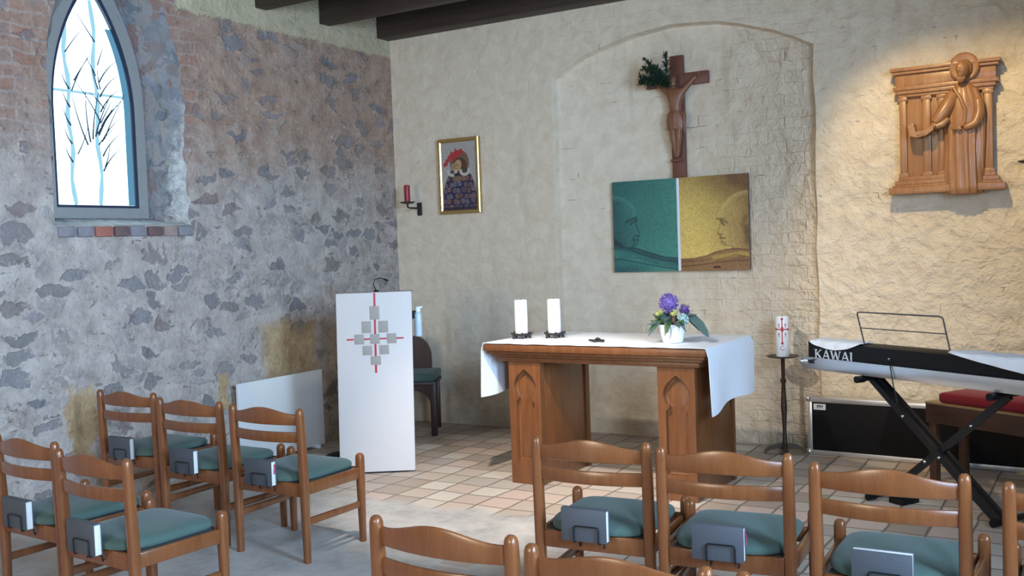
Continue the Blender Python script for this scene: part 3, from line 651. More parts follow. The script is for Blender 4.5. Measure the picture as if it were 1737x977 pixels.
# little bottle hooked at the lectern's right edge
t = thing('bottle', 'small white and pale blue bottle beside the upper right edge of the lectern', 'bottle', Vector((.931, -1.967, .94))+Matrix.Rotation(R_(33), 3, 'Z') @ Vector((.577, .10, .0)), R_(33))
bm = BM(); lathe(bm, [(.024, 0), (.027, .006), (.027, .15), (.022, .168), (.014, .175)], n=20); obj('bottle_body', bm, 'bottle', t)
bm = BM(); lathe(bm, [(.015, .172), (.02, .174), (.021, .205), (.017, .21)], n=18); box(bm, (.012, 0, .203), (.04, .018, .014), .004); obj('cap', bm, 'cap', t)
bm = BM(); box(bm, (-.052, .0, .165), (.092, .03, .03), .004); box(bm, (-.033, 0, .15), (.02, .05, .05), .004); obj('bracket', bm, 'black', t)
# black adapter and cable on the floor
t = thing('power_adapter', 'black cable box on the floor at the left foot of the lectern', 'power adapter', (.60, -1.58, 0), R_(20))
bm = BM(); loft(bm, [sring(0, 0, z, a, b, 3, 20) for z, a, b in ((0, .13, .07), (.03, .125, .066), (.05, .09, .05), (.062, .04, .03))]); obj('housing', bm, 'black', t)
bm = BM(); Q_ = Matrix.Rotation(R_(-20), 3, 'Z') @ (Vector((.931, -1.967, .22))+Matrix.Rotation(R_(33), 3, 'Z') @ Vector((.058, .12, 0))-Vector((.60, -1.58, 0))); tube(bm, [(.05, .0, .055), (.06, .0, .10), Q_*.6+Vector((0, 0, .09)), Q_], .004, 6); obj('cable', bm, 'sticker', t)
# white panel leaning against the stone wall
t = thing('white_panel', 'glossy white panel standing low against the stone wall', 'panel', (.10, -1.65, 0), 0)
bm = BM(); box(bm, (0, 0, .32), (.022, .90, .60), .003); bmesh.ops.rotate(bm, matrix=Matrix.Rotation(R_(0), 3, 'Y'), cent=(0, 0, .02), verts=bm.verts); obj('board', bm, 'white_gloss', t)
bm = BM()
for y in (-.36, .36): box(bm, (-.0, y, .012), (.07, .03, .024), .003)
obj('foot', bm, 'sticker', t)
# dark chair behind the lectern
dc = thing('dark_chair', 'dark brown chair with arched back and teal cushion behind the lectern', 'chair', (.437, -.46, 0), R_(207))
bm = BM()
for s in (-1, 1): pass
for s in (-1, 1):
    bm = BM(); box(bm, (s*.215, .19, .225), (.05, .05, .45), .005); obj('leg', bm, 'darkwood', dc)
    bm = BM(); box(bm, (s*.19, -.20, .225), (.045, .045, .45), .005); obj('leg', bm, 'darkwood', dc)
def apron(bm, ax, d0, d1, half):
    pts = [(-half, .45), (-half, .26)]+[(-half*math.cos(PI*i/12), .26+.13*math.sin(PI*i/12)) for i in range(1, 12)]+[(half, .26), (half, .45)]; prism(bm, pts, d0, d1, ax)
bm = BM(); apron(bm, 'y', .18, .20, .19); obj('apron', bm, 'darkwood', dc)
bm = BM(); box(bm, (0, 0, .435), (.46, .43, .03), .004); obj('seat_board', bm, 'darkwood', dc)
bm = BM(); box(bm, (0, .005, .485), (.465, .43, .07), .022, seg=3); obj('cushion', bm, 'teal', dc)
bm = BM(); pts = [(-.15, .40), (.15, .40), (.15, .62)]+[(.15*math.cos(PI*i/16), .62+.18*math.sin(PI*i/16)) for i in range(1, 16)]+[(-.15, .62)]; prism(bm, pts, -.225, -.19); obj('backrest', bm, 'darkwood', dc)

# ------------------------------------------------------------------ candle stand with the Easter candle
t = thing('candle_stand', 'dark bronze floor stand carrying the white candle with a red cross', 'candle stand', (3.525, -.17, 0))
bm = BM(); lathe(bm, [(.020, .045), (.017, .09), (.013, .16), (.016, .24), (.022, .33), (.017, .43), (.014, .50), (.021, .515), (.021, .53), (.013, .54), (.015, .68), (.02, .690)], n=16); obj('column', bm, 'bronze', t)
bm = BM(); lathe(bm, [(.018, .685), (.085, .688), (.110, .694), (.113, .700), (.10, .698), (0, .696)], n=32); obj('drip_plate', bm, 'bronze', t)
for k in range(4):
    a = 2*PI*k/4+.35; c, s = math.cos(a), math.sin(a); bm = BM(); R2 = []
    for d, z, w_, h in ((.005, .050, .034, .045), (.05, .052, .032, .034), (.10, .040, .030, .026), (.128, .024, .030, .024), (.142, .010, .030, .020)): R2.append([(c*d-s*w_/2*u, s*d+c*w_/2*u, max(0, z+v*h/2)) for u, v in ((-1, -1), (1, -1), (1, 1), (-1, 1))])
    loft(bm, R2); obj('foot', bm, 'bronze', t)
EC = (3.525, -.17, .697); ER = .047
ec = pillar(EC, ER, .285, 'white candle with a red cross on the dark bronze floor stand', cat='candle')
fdir = math.atan2(-7.2+.17, 5.55-3.525)
def on_candle(z, u, r=ER+.0012): a = fdir+u/ER; return (r*math.cos(a), r*math.sin(a), z)
def strip(bm, z0, z1, u0, u1, n=8):
    rows = [[on_candle(z, u0+(u1-u0)*i/n, rr_) for i in range(n+1)] for z, rr_ in ((z0, ER-.001), (z0, ER+.0012), (z1, ER+.0012), (z1, ER-.001))]; loft(bm, rows, closed=False, cap=False)
bm = BM(); strip(bm, .09, .272, -.0035, .0035, 3); strip(bm, .19, .198, -.058, .058, 14)
for z in (.268, .095): strip(bm, z-.008, z+.008, -.008, .008, 4)
for u in (-.052, .052): strip(bm, .184, .204, u-.006, u+.006, 4)
for z, u in ((.225, .022), (.225, -.022), (.16, .022), (.16, -.022)): strip(bm, z-.02, z+.012, u-.0022, u+.0022, 2); strip(bm, z-.002, z+.003, u-.006, u+.006, 2)
path = [on_candle(.062+.015*math.sin(a), .013*math.cos(a)) for a in [2*PI*i/20+.6 for i in range(18)]]; tube(bm, path, .0018, 5)
strip(bm, .19-.012, .19+.02, -.009, .009, 4)
obj('red_cross', bm, 'redpaint', ec)

# ------------------------------------------------------------------ keyboard on its stand, case and bench
KA = R_(-31); ku = Vector((math.cos(KA), math.sin(KA), 0)); kn = Vector((-math.sin(KA), math.cos(KA), 0)); K0 = Vector((3.875, -.955, 0))
def kthing(name, label, cat, z=0, off=(0, 0)): return thing(name, label, cat, K0+ku*off[0]+kn*off[1]+Vector((0, 0, z)), KA)
KL = 1.72; KD = .38
tr = kthing('keyboard_case', 'open shallow flight case with aluminium edges carrying the black keyboard', 'case', .72)
bm = BM(); box(bm, (KL/2, KD/2, .018), (KL-.004, KD-.004, .030), .004); box(bm, (KL/2, .01, .035), (KL-.02, .008, .05)); obj('tray', bm, 'felt', tr)
bm = BM()
for y in (.004, KD-.004): box(bm, (KL/2, y, .0375), (KL, .008, .075), .002)
for x in (.004, KL-.004): box(bm, (x, KD/2, .0375), (.008, KD, .075), .002)
obj('aluminium_edge', bm, 'alu', tr)
for x in (0, KL):
    for y in (0, KD):
        bm = BM(); bmesh.ops.create_uvsphere(bm, u_segments=14, v_segments=10, radius=.021, matrix=Matrix.Translation((x, y, .045))); obj('ball_corner', bm, 'chrome', tr)
bm = BM(); box(bm, (.075, -.002, .048), (.045, .008, .022), .003); tube(bm, [(.055, -.006, .05), (.11, -.007, .066)], .003, 6); obj('latch', bm, 'blackmetal', tr)
kb = kthing('keyboard', 'black digital piano seen from behind, with silver lettering on its back', 'keyboard', .754)
bm = BM(); pr = [(.022, .0), (.022, .132), (.05, .140), (.16, .138), (.185, .085), (.345, .075), (.355, .05), (.355, 0)]; prism(bm, pr, .03, 1.64, 'x'); obj('housing', bm, 'black', kb, 25)
bm = BM(); box(bm, (.835, .27, .084), (1.30, .135, .014), .002); obj('white_keys', bm, 'sticker', kb)
bm = BM()
for i in range(52):
    if i % 7 not in (2, 6): box(bm, (.21+i*.025, .245, .097), (.012, .085, .012), .002)
obj('black_keys', bm, 'black', kb)
# letters on the back face: K A W A I with small serifs (strokes as polygons)
def stroke(bm, p, q, w_, y=.0205):
    p, q = Vector((p[0], 0, p[1])), Vector((q[0], 0, q[1])); d = (q-p).normalized(); s = Vector((-d.z, 0, d.x))*w_/2
    prism(bm, [((p+s).x, (p+s).z), ((q+s).x, (q+s).z), ((q-s).x, (q-s).z), ((p-s).x, (p-s).z)], y, .0225)
def letter(ch, x, z, w_, h):
    T, t_ = h*.20, h*.10; bm = BM()
    def S(a, b, c, d, k): stroke(bm, (x+a*w_, z+b*h), (x+c*w_, z+d*h), k)
    def serif(a, b, L=.2): S(a-L, b, a+L, b, h*.07)
    if ch == 'K': S(.16, 0, .16, 1, T); S(.2, .42, .85, 1, t_); S(.38, .55, .9, 0, T); serif(.16, 0.03); serif(.16, .97); serif(.85, .97, .15); serif(.9, .03, .18)
    if ch == 'A': S(.1, 0, .5, 1, t_); S(.5, 1, .9, 0, T); S(.25, .33, .75, .33, t_); serif(.1, .03, .15); serif(.9, .03, .17)
    if ch == 'W': S(.08, 1, .3, 0, T); S(.3, 0, .52, .95, t_); S(.5, .95, .74, 0, T); S(.74, 0, .95, 1, t_); serif(.08, .97, .13); serif(.95, .97, .11)
    if ch == 'I': S(.5, 0, .5, 1, T); serif(.5, .03, .42); serif(.5, .97, .42)
    obj('letter', bm, 'lettering', kb)
cx = .085
for ch, w_ in (('K', .062), ('A', .066), ('W', .086), ('A', .066), ('I', .026)): letter(ch, cx, .034, w_*.94, .056); cx += w_
bm = BM(); lathe(bm, [(.007, 0), (.007, .004), (.003, .005)], n=12); bmesh.ops.rotate(bm, matrix=Matrix.Rotation(PI/2, 3, 'X'), cent=(0, 0, 0), verts=bm.verts); bmesh.ops.translate(bm, vec=(.66, .0225, .075), verts=bm.verts); obj('socket', bm, 'chrome', kb)
bm = BM(); tube(bm, [(.66, .020, .075), (.665, .005, .070), (.69, -.006, .045), (.70, -.010, .0), (.715, -.014, -.06), (.735, -.012, -.13)], .0035, 6); tube(bm, [(.733, -.012, -.125), (.745, -.012, -.17)], .008, 7)
obj('cable', bm, 'black', kb)
# music rest
mr = kthing('music_rest', 'grey wire music rest standing up from the black keyboard', 'music rest', .754+.1455, (0, 0))
bm = BM(); a, b = .445, 1.03; h, L = .19, -.05
tube(bm, [(a, .06, -.002), (a-.008, .06+L*.9, h*.93), (a-.002, .06+L, h*.98), (a+.012, .06+L, h), (b-.02, .06+L, h), (b-.004, .06+L, h*.98), (b, .06+L*.9, h*.93), (b+.006, .06, -.002)], .0045, 8)
tube(bm, [(a-.005, .06+L*.5, h*.5), (b+.003, .06+L*.5, h*.5)], .0035, 6); obj('wire_frame', bm, 'steelgrey', mr)
def kcloth(x0, x1, sag, label, seed):
    bm = BM(); NX, NY = 40, 14; rows = []
    for i in range(NX+1):
        u = i/NX; x = x0+(x1-x0)*u; row = []
        hang = sag*((math.sin(PI*min(1, max(0, u*.93+.06)))**.8)*(1+.1*noise.noise(Vector((u*5, seed, 0)))) if seed < 3 else u**.85)
        for j in range(NY+1):
            v = j/NY; Ltot = .13+hang; d = v*Ltot
            if d < .12: y, z = .15-d, .1475+.003*math.sin(u*19+v*4+seed)
            elif d < .135: q = (d-.12)/.015; y, z = .03-.016*q, .1475-.006*q
            else: y, z = .0125-.002*math.sin(u*23), .1415-(d-.135)
            row.append((x, y, z))
        rows.append(row)
    loft(bm, rows, closed=False, cap=False); o = obj('keyboard_cloth', bm, 'linen'); o.location = K0+Vector((0, 0, .754)); o.rotation_euler = (0, 0, KA)
    m_ = o.modifiers.new('t', 'SOLIDIFY'); m_.thickness = .003; m_.offset = 1; tag(o, label, 'cloth', 'white cloths on the keyboard')
kcloth(.055, .445, .05, 'white cloth folded over the lettered end of the keyboard', 1.3)
kcloth(1.055, 1.60, .088, 'white cloth over the keyboard right of the music rest', 4.1)
# X stand
xs_ = kthing('keyboard_stand', 'black folding X-shaped stand under the keyboard case', 'keyboard stand')
def bar(bm, p, q, w_, d):
    P, Q = Vector(p), Vector(q); t_ = (Q-P).normalized(); n1 = Vector((0, 1, 0)); n2 = t_.cross(n1)
    loft(bm, [[c+n2*w_/2*a_+n1*d/2*b_ for a_, b_ in ((-1, -1), (1, -1), (1, 1), (-1, 1))] for c in (P, Q)])
A1, A2, B1, B2 = (.47, .69), (1.285, .024), (1.34, .69), (.545, .024)
for y in (.09, .15):
    bm = BM(); bar(bm, (A1[0], y, A1[1]), (A2[0], y, A2[1]), .035, .028); obj('leg', bm, 'blackmetal', xs_)
bm = BM(); bar(bm, (B1[0], .12, B1[1]), (B2[0], .12, B2[1]), .038, .026); obj('leg', bm, 'blackmetal', xs_)
for (x, z), nm in ((A1, 'support_arm'), (B1, 'support_arm'), (A2, 'foot'), (B2, 'foot')):
    bm = BM(); y0, y1 = (-.01, .36) if nm == 'support_arm' else (.075 if x > 1 else -.02, .40); z = .698 if nm == 'support_arm' else .024
    tube(bm, [(x, y0, z), (x, y1, z)], .016, 10); ar = obj(nm, bm, 'blackmetal', xs_)
    for yy in (y0, y1): bm = BM(); tube(bm, [(x, yy-.03, z), (x, yy+.03, z)], .021, 10); obj('rubber_cap', bm, 'black', ar)
for x, z, y in ((.70, .502, .074), (.94, .306, .074), (1.06, .208, .134), (.82, .258, .105), (1.12, .503, .105)):
    bm = BM(); bmesh.ops.create_uvsphere(bm, u_segments=8, v_segments=6, radius=.010, matrix=Matrix.Translation((x, y, z))); obj('bolt', bm, 'chrome', xs_)
# pedal and plug on the floor
t = thing('foot_pedal', 'small black pedal on the floor behind the chair before the keyboard', 'pedal', K0+ku*.685+kn*.09, KA)
bm = BM(); box(bm, (0, 0, .018), (.10, .14, .036), .006); box(bm, (0, -.02, .042), (.07, .10, .012), .004); obj('housing', bm, 'black', t)
t = thing('cable_plug', 'dark cable end with a light plug lying on the tiles left of the pedal', 'cable', (4.17, -1.10, 0), R_(-10))
bm = BM(); tube(bm, [(-.09, .03, .008), (-.05, .012, .012), (0, 0, .012), (.03, 0, .011)], [.006, .007, .009, .008], 7); obj('cord', bm, 'black', t)
bm = BM(); tube(bm, [(.028, 0, .011), (.05, -.002, .012), (.085, .004, .012)], .0105, 8); obj('plug', bm, 'chrome', t)
# flight case lid leaning by the wall
fc = thing('flight_case', 'long black flight case with aluminium edges standing against the plaster wall', 'case', (3.69, -.03, 0), R_(-3.5))
FL, FH, FD = 1.62, .405, .115
bm = BM(); box(bm, (FL/2, -FD/2, FH/2+.005), (FL-.01, FD-.01, FH-.01), .004); obj('shell', bm, 'felt', fc)
bm = BM()
for z in (.02, FH-.015): box(bm, (FL/2, -FD+.002, z), (FL, .008, .032), .002)
for x in (.018, FL-.018): box(bm, (x, -FD+.002, FH/2), (.032, .008, FH-.02), .002)
for z in (.006, FH): box(bm, (FL/2, -FD/2, z), (FL, FD, .006), .002)
for x in (.0, FL): box(bm, (x, -FD/2, FH/2), (.006, FD, FH), .002)
obj('aluminium_edge', bm, 'alu', fc)
for x in (.008, FL-.008):
    for z in (.022, FH-.008):
        bm = BM(); bmesh.ops.create_uvsphere(bm, u_segments=14, v_segments=10, radius=.021, matrix=Matrix.Translation((x, -FD+.004, z))); obj('ball_corner', bm, 'chrome', fc)
bm = BM(); box(bm, (.088, -FD-.0012, FH-.062), (.085, .003, .042), .0008); lp_ = obj('label_plate', bm, 'sticker', fc)
bm = BM()
for x, w_, z in ((.075, .012, 0), (.09, .014, 0), (.106, .010, 0), (.088, .05, -.012)): box(bm, (x, -FD-.003, FH-.056+z), (w_, .0015, .014 if z == 0 else .003))
obj('label_print', bm, 'cover', lp_)
# piano bench
pb = thing('piano_bench', 'dark wooden piano bench behind the keyboard stand', 'bench', (4.545, -.67, 0), R_(-29))
BL, BD, BZ = .80, .34, .50
for x in (.04, BL-.04):
    for y in (.03, BD-.03): bm = BM(); box(bm, (x, y, .20), (.05, .045, .40), .006); obj('leg', bm, 'bench', pb)
bm = BM(); box(bm, (BL/2, BD/2, .43), (BL, BD, .115), .005); obj('apron', bm, 'bench', pb)
bm = BM(); box(bm, (BL/2, BD/2, .4935), (BL+.004, BD+.004, .014), .003); obj('top_edge', bm, 'bench_top', pb)
bm = BM(); box(bm, (BL/2+.03, BD/2, .532), (BL-.10, BD-.02, .062), .022, seg=3); cu_ = obj('bench_cushion', bm, 'red'); cu_.location = pb.location; cu_.rotation_euler = pb.rotation_euler; tag(cu_, 'dark red cushion lying on the piano bench', 'cushion')

# ------------------------------------------------------------------ painted panels: colours computed per vertex
def painted(name, parent, x0, x1, z0, z1, y, th, fn, nx, nz):
    """a thin board whose front carries a picture; fn(u, v) -> rgb with v downwards"""
    bm = BM(); lay = bm.loops.layers.float_color.new('paint'); G = []
    for j in range(nz+1): G.append([bm.verts.new((x0+(x1-x0)*i/nx, y, z1+(z0-z1)*j/nz)) for i in range(nx+1)])
    col = {}
    for j in range(nz+1):
        for i in range(nx+1): col[G[j][i]] = (*fn(i/nx, j/nz), 1)
    for j in range(nz):
        for i in range(nx): bm.faces.new((G[j][i], G[j+1][i], G[j+1][i+1], G[j][i+1]))
    bb = [bm.verts.new((a, y+th, b)) for a, b in ((x0, z1), (x1, z1), (x1, z0), (x0, z0))]; bm.faces.new(bb)
    edge = [G[0], [r[-1] for r in G], list(reversed(G[-1])), [r[0] for r in reversed(G)]]
    for k in range(4): e = edge[k]; q = [bb[k], bb[(k+1) % 4]]; bm.faces.new([q[0]]+list(e)+[q[1]])
    for f in bm.faces:
        for l in f.loops: l[lay] = col.get(l.vert, (.05, .05, .05, 1))
    n = NB(name); at = n.node('Attribute', attribute_name='paint'); fz = n.noise(n.obj(), 160, 2)
    c = n.mix(.5, at.outputs[0], n.mix(fz, (.25, .25, .25), (.75, .75, .75)), 'OVERLAY'); MT[name] = n.pbr(c, .45)
    bmesh.ops.recalc_face_normals(bm, faces=bm.faces); me = bpy.data.meshes.new(name); bm.to_mesh(me); bm.free(); me.materials.append(MT[name])
    o = bpy.data.objects.new(name, me); COL.objects.link(o); o.parent = parent; return o
def sd_poly(p, V):
    d = 1e9; s = 1; n = len(V); j = n-1
    for i in range(n):
        ex, ey = V[j][0]-V[i][0], V[j][1]-V[i][1]; wx, wy = p[0]-V[i][0], p[1]-V[i][1]
        t_ = max(0, min(1, (wx*ex+wy*ey)/(ex*ex+ey*ey+1e-12))); bx, by = wx-ex*t_, wy-ey*t_; d = min(d, bx*bx+by*by)
        c = (p[1] >= V[i][1], p[1] < V[j][1], ex*wy > ey*wx)
        if all(c) or not any(c): s = -s
        j = i
    return s*math.sqrt(d)
def sd_line(p, V):
    d = 1e9
    for a, b in zip(V, V[1:]):
        ex, ey = b[0]-a[0], b[1]-a[1]; wx, wy = p[0]-a[0], p[1]-a[1]; t_ = max(0, min(1, (wx*ex+wy*ey)/(ex*ex+ey*ey+1e-12))); d = min(d, math.hypot(wx-ex*t_, wy-ey*t_))
    return d
def sm(a, b, x): t_ = max(0, min(1, (x-a)/(b-a))); return t_*t_*(3-2*t_)
def lp(a, b, t_): return tuple(x+(y-x)*t_ for x, y in zip(a, b))
HL = [(-.1, .17), (.03, .155), (.12, .165), (.21, .19), (.29, .24), (.345, .30), (.37, .36), (.375, .40), (.395, .415), (.385, .44), (.36, .47), (.37, .51), (.39, .555), (.415, .585), (.415, .605), (.385, .615), (.385, .635), (.395, .655), (.37, .672), (.375, .69), (.345, .715), (.28, .72), (.20, .735), (.17, .76), (-.1, .80)]
HR = [(1.1, .18), (.97, .175), (.86, .19), (.75, .23), (.65, .30), (.58, .375), (.555, .43), (.545, .455), (.56, .475), (.60, .50), (.585, .54), (.56, .585), (.55, .615), (.575, .63), (.60, .64), (.585, .665), (.61, .685), (.60, .705), (.635, .735), (.70, .745), (.755, .745), (.775, .775), (1.1, .80)]
def scale_y(V): return [(a, b*1.38) for a, b in V]
def tex(u, v, s=30): 
    return .5+.32*noise.noise(Vector((u*s, v*s*1.38, 2.2)))+.28*noise.noise(Vector((u*s*2.3, v*s*3.1, 5.2)))
def paint_teal(u, v):
    n1 = tex(u, v); n2 = .5+.5*noise.noise(Vector((u*4, v*5, 1)))
    k = .28+.5*u+.35*v-.75*max(0, v-.78)*(1-.6*u)+.12*(n2-.5); base = lp((.006, .045, .055), (.045, .20, .155), max(0, min(1, k)))
    p = (u, v*1.38); d = sd_poly(p, scale_y(HL)); col = base
    ins = sm(.012, -.012, d); skin_ = lp((.004, .04, .05), (.040, .165, .14), max(0, min(1, .15+1.5*u+.25*n2-.5*max(0, v-.5))))
    rim = sm(-.10, -.0, d)*.5; skin_ = lp(skin_, (.055, .21, .165), rim if v < .42 else rim*.3); col = lp(col, skin_, ins)
    for ln, w_, a in (([(.20, .45), (.28, .425), (.37, .40)], .012, .75), ([(.27, .475), (.33, .45), (.38, .42)], .010, .7), ([(.34, .60), (.40, .61)], .010, .6), ([(.31, .645), (.385, .65)], .008, .7), ([(.31, .62), (.34, .68), (.30, .71)], .012, .4), ([(.385, .42), (.36, .47), (.415, .59), (.385, .62), (.395, .655), (.375, .69), (.345, .715), (.20, .735)], .007, .6), ([(-.05, .64), (.05, .68), (.14, .73), (.2, .76)], .03, .6)):
        col = lp(col, (.002, .014, .02), a*sm(w_*2.2, w_*.3, sd_line(p, scale_y(ln))))
    arm = (.20, .735), (.35, .74), (.55, .79), (.8, .845), (1.05, .865)
    low = (-.1, .86), (.12, .86), (.4, .90), (.8, .96), (1.1, 1.0)
    sh = sd_poly(p, scale_y([(-.1, .76), (.1, .75), *arm, *reversed(low)]))
    col = lp(col, lp((.008, .06, .065), (.04, .17, .145), max(0, min(1, .5+.4*math.sin(v*26-u*6)+.3*(n2-.5)))), sm(.01, -.01, sh))
    for ln, a in ((arm, .8), (low, .7), (((.24, .75), (.45, .81), (.75, .875), (1.0, .895)), .75), (((.1, .83), (.4, .85), (.75, .925), (1.0, .98)), .35)): col = lp(col, (.004, .03, .042), a*sm(.016, .003, sd_line(p, scale_y(list(ln)))))
    if v > .9 and u < .6: col = lp(col, (.006, .045, .065), .5*sm(.9, .97, v)*sm(.7, .3, u))
    return tuple(max(0, c*(.85+.8*n1)) for c in col)
def paint_gold(u, v):
    n1 = tex(u+3, v, 36); n2 = .5+.5*noise.noise(Vector((u*4+9, v*5, 1)))
    k = .95-.85*max(0, u-.15)+.35*(v-.35)-1.3*max(0, .3-v)*.9+.2*(n2-.5); base = lp((.12, .055, .02), (.60, .41, .105), max(0, min(1, k)))
    p = (u, v*1.38); d = sd_poly(p, scale_y(HR)); ins = sm(.012, -.012, d)
    skin_ = lp((.46, .31, .095), (.15, .066, .022), max(0, min(1, (u-.56)*1.9+.3*(n2-.5)))); skin_ = lp(skin_, (.46, .34, .11), sm(-.09, 0, d)*(.55 if v < .45 else .15)); col = lp(base, skin_, ins)
    for ln, w_, a in (([(.545, .455), (.63, .465), (.69, .50)], .013, .55), ([(.60, .475), (.63, .505), (.64, .52)], .014, .7), ([(.57, .615), (.61, .625)], .009, .6), ([(.585, .655), (.66, .665)], .009, .75), ([(.62, .70), (.66, .72)], .010, .5), ([(.60, .50), (.55, .615), (.60, .64), (.585, .665), (.61, .685), (.60, .705), (.635, .735), (.755, .745), (.775, .775)], .006, .5), ([(.95, .45), (.92, .52), (.95, .6)], .03, .4), ([(.98, .55), (.97, .70)], .03, .45)):
        col = lp(col, (.045, .014, .007), a*sm(w_*2.2, w_*.3, sd_line(p, scale_y(ln))))
    arm = (-.05, .875), (.2, .87), (.38, .845), (.5, .81), (.65, .785), (.82, .775), (1.05, .80)
    low = (-.05, .955), (.25, .94), (.5, .92), (.75, .90), (1.1, .90)
    bd = sd_poly(p, scale_y([*arm, (1.1, 1.05), (-.1, 1.05)])); col = lp(col, lp((.15, .065, .025), (.27, .145, .05), n2), sm(.01, -.01, bd))
    hl = sd_line(p, scale_y([(.48, .865), (.7, .845), (.88, .825), (1.0, .845)])); col = lp(col, (.40, .26, .05), .7*sm(.05, .01, hl))
    for ln, a in ((arm, .75), (low, .7), (((.0, .90), (.3, .895), (.48, .87)), .5), (((.5, .90), (.8, .84), (1., .87)), .5)): col = lp(col, (.06, .02, .012), a*sm(.016, .003, sd_line(p, scale_y(list(ln)))))
    if abs(u-.53) < .055 and abs(v-.965) < .012: col = (.05, .012, .02)
    return tuple(max(0, c*(.78+.95*n1)) for c in col)
dp = thing('diptych_painting', 'two-part painting of facing heads, green on the left and gold on the right', 'painting', (2.685, ND, 1.667))
painted('green_panel', dp, -.552, -.012, -.358, .358, -.042, .03, paint_teal, 150, 200)
painted('gold_panel', dp, .012, .552, -.358, .358, -.042, .03, paint_gold, 150, 200)
bm = BM(); box(bm, (0, -.02, 0), (.90, .022, .60), .002); box(bm, (0, -.034, 0), (.022, .014, .712), .001); obj('backing_strip', bm, 'linen', dp)

# ------------------------------------------------------------------ icon
def paint_icon(u, v):
    p = (u, v*1.62); n1 = .5+.5*noise.noise(Vector((u*30, v*48, 3))); n3 = noise.noise(Vector((u*14, v*22, 8)))
    col = lp((.30, .275, .255), (.46, .42, .38), n1)
    def el(cx, cy, a, b, rot=0):
        x, y = p[0]-cx, p[1]-cy*1.62; c, s = math.cos(rot), math.sin(rot); x, y = x*c+y*s, -x*s+y*c; return math.hypot(x/a, y/b)-1
    col = lp(col, (.17, .10, .06), sm(.06, -.04, el(.52, .31, .27, .30)))                       # halo
    body = sd_poly(p, [(a, b*1.62) for a, b in ((.02, 1.05), (.03, .72), (.10, .60), (.18, .50), (.26, .42), (.40, .36), (.62, .36), (.76, .42), (.86, .52), (.93, .62), (.98, .74), (.98, 1.05))])
    ins = sm(.015, -.015, body); robe = lp((.018, .016, .045), (.05, .04, .085), n1)
    cell = (0, math.floor(v*12)); us = u*7.5+.5*(cell[1] % 2)+.25*noise.noise(Vector((u*5, v*9, 4))); cell = (math.floor(us), cell[1]); rr_ = random.Random(cell[0]*71+cell[1]*13); fx, fy = us-cell[0]-.5, v*12-cell[1]-.5
    dd = math.hypot(fx-rr_.uniform(-.22, .22), fy-rr_.uniform(-.22, .22)); cc = rr_.choice(((.30, .14, .085), (.26, .16, .13), (.19, .11, .07), (.20, .21, .27), (.33, .19, .15), (.24, .15, .10)))
    robe = lp(robe, cc, .9*sm(.50, .36, dd)*(.6+.4*math.cos(dd*20))); col = lp(col, robe, ins)
    for cx, cy in ((.28, .20), (.40, .165), (.55, .165), (.19, .265), (.12, .32), (.46, .20), (.33, .24)):  # small red winged shapes
        e = min(el(cx, cy, .055, .035, .5), el(cx+.03, cy-.03, .03, .055, -.5), el(cx-.03, cy+.01, .03, .05, .6)); col = lp(col, (.42, .035, .04), sm(.25, -.1, e))
    col = lp(col, (.09, .045, .028), sm(.1, -.1, el(.52, .35, .20, .19)))                         # hair / veil
    col = lp(col, (.46, .28, .14), sm(.12, -.1, el(.47, .345, .10, .13, .3))); col = lp(col, (.38, .23, .12), sm(.12, -.1, el(.36, .375, .075, .10, -.3)))
    for a, b in ((.43, .335), (.485, .345), (.36, .36)): col = lp(col, (.05, .025, .015), sm(.3, -.2, el(a, b, .017, .013)))
    col = lp(col, (.10, .03, .02), .8*sm(.3, -.2, el(.43, .40, .022, .008)))
    for cx, cy in ((.30, .425), (.66, .425)):                                                       # pale collars
        x, y = p[0]-cx, p[1]-cy*1.62; r = math.hypot(x, y*1.15)
        if y > -.03: col = lp(col, (.52, .47, .38), sm(.045, .03, abs(r-.115)))
    col = lp(col, (.20, .13, .06), .8*sm(.15, -.1, el(.45, .545, .13, .075, -.2))); col = lp(col, (.03, .025, .03), sm(.2, -.1, el(.44, .48, .09, .035)))
    if v > .955: col = lp(col, (.012, .012, .05), .8)
    return tuple(max(0, c) for c in col)
ic = thing('icon_painting', 'gilt-framed icon of two embracing figures in dark patterned robes on the plaster wall', 'icon', (.716, 0, 2.17))
bm = BM(); W2, H2 = .212, .325
def fr_ring(o_, y): return [(-W2+o_, y, -H2+o_), (W2-o_, y, -H2+o_), (W2-o_, y, H2-o_), (-W2+o_, y, H2-o_)]
loft(bm, [fr_ring(0, -.008), fr_ring(0, -.036), fr_ring(.008, -.044), fr_ring(.024, -.044), fr_ring(.034, -.034), fr_ring(.036, -.022)], cap=False); obj('frame', bm, 'gold', ic, 20)
painted('icon_picture', ic, -W2+.03, W2-.03, -H2+.03, H2-.03, -.028, .02, paint_icon, 130, 205)
bm = BM(); box(bm, (0, -.008, 0), (2*W2-.01, .012, 2*H2-.01)); obj('back_board', bm, 'beam', ic)

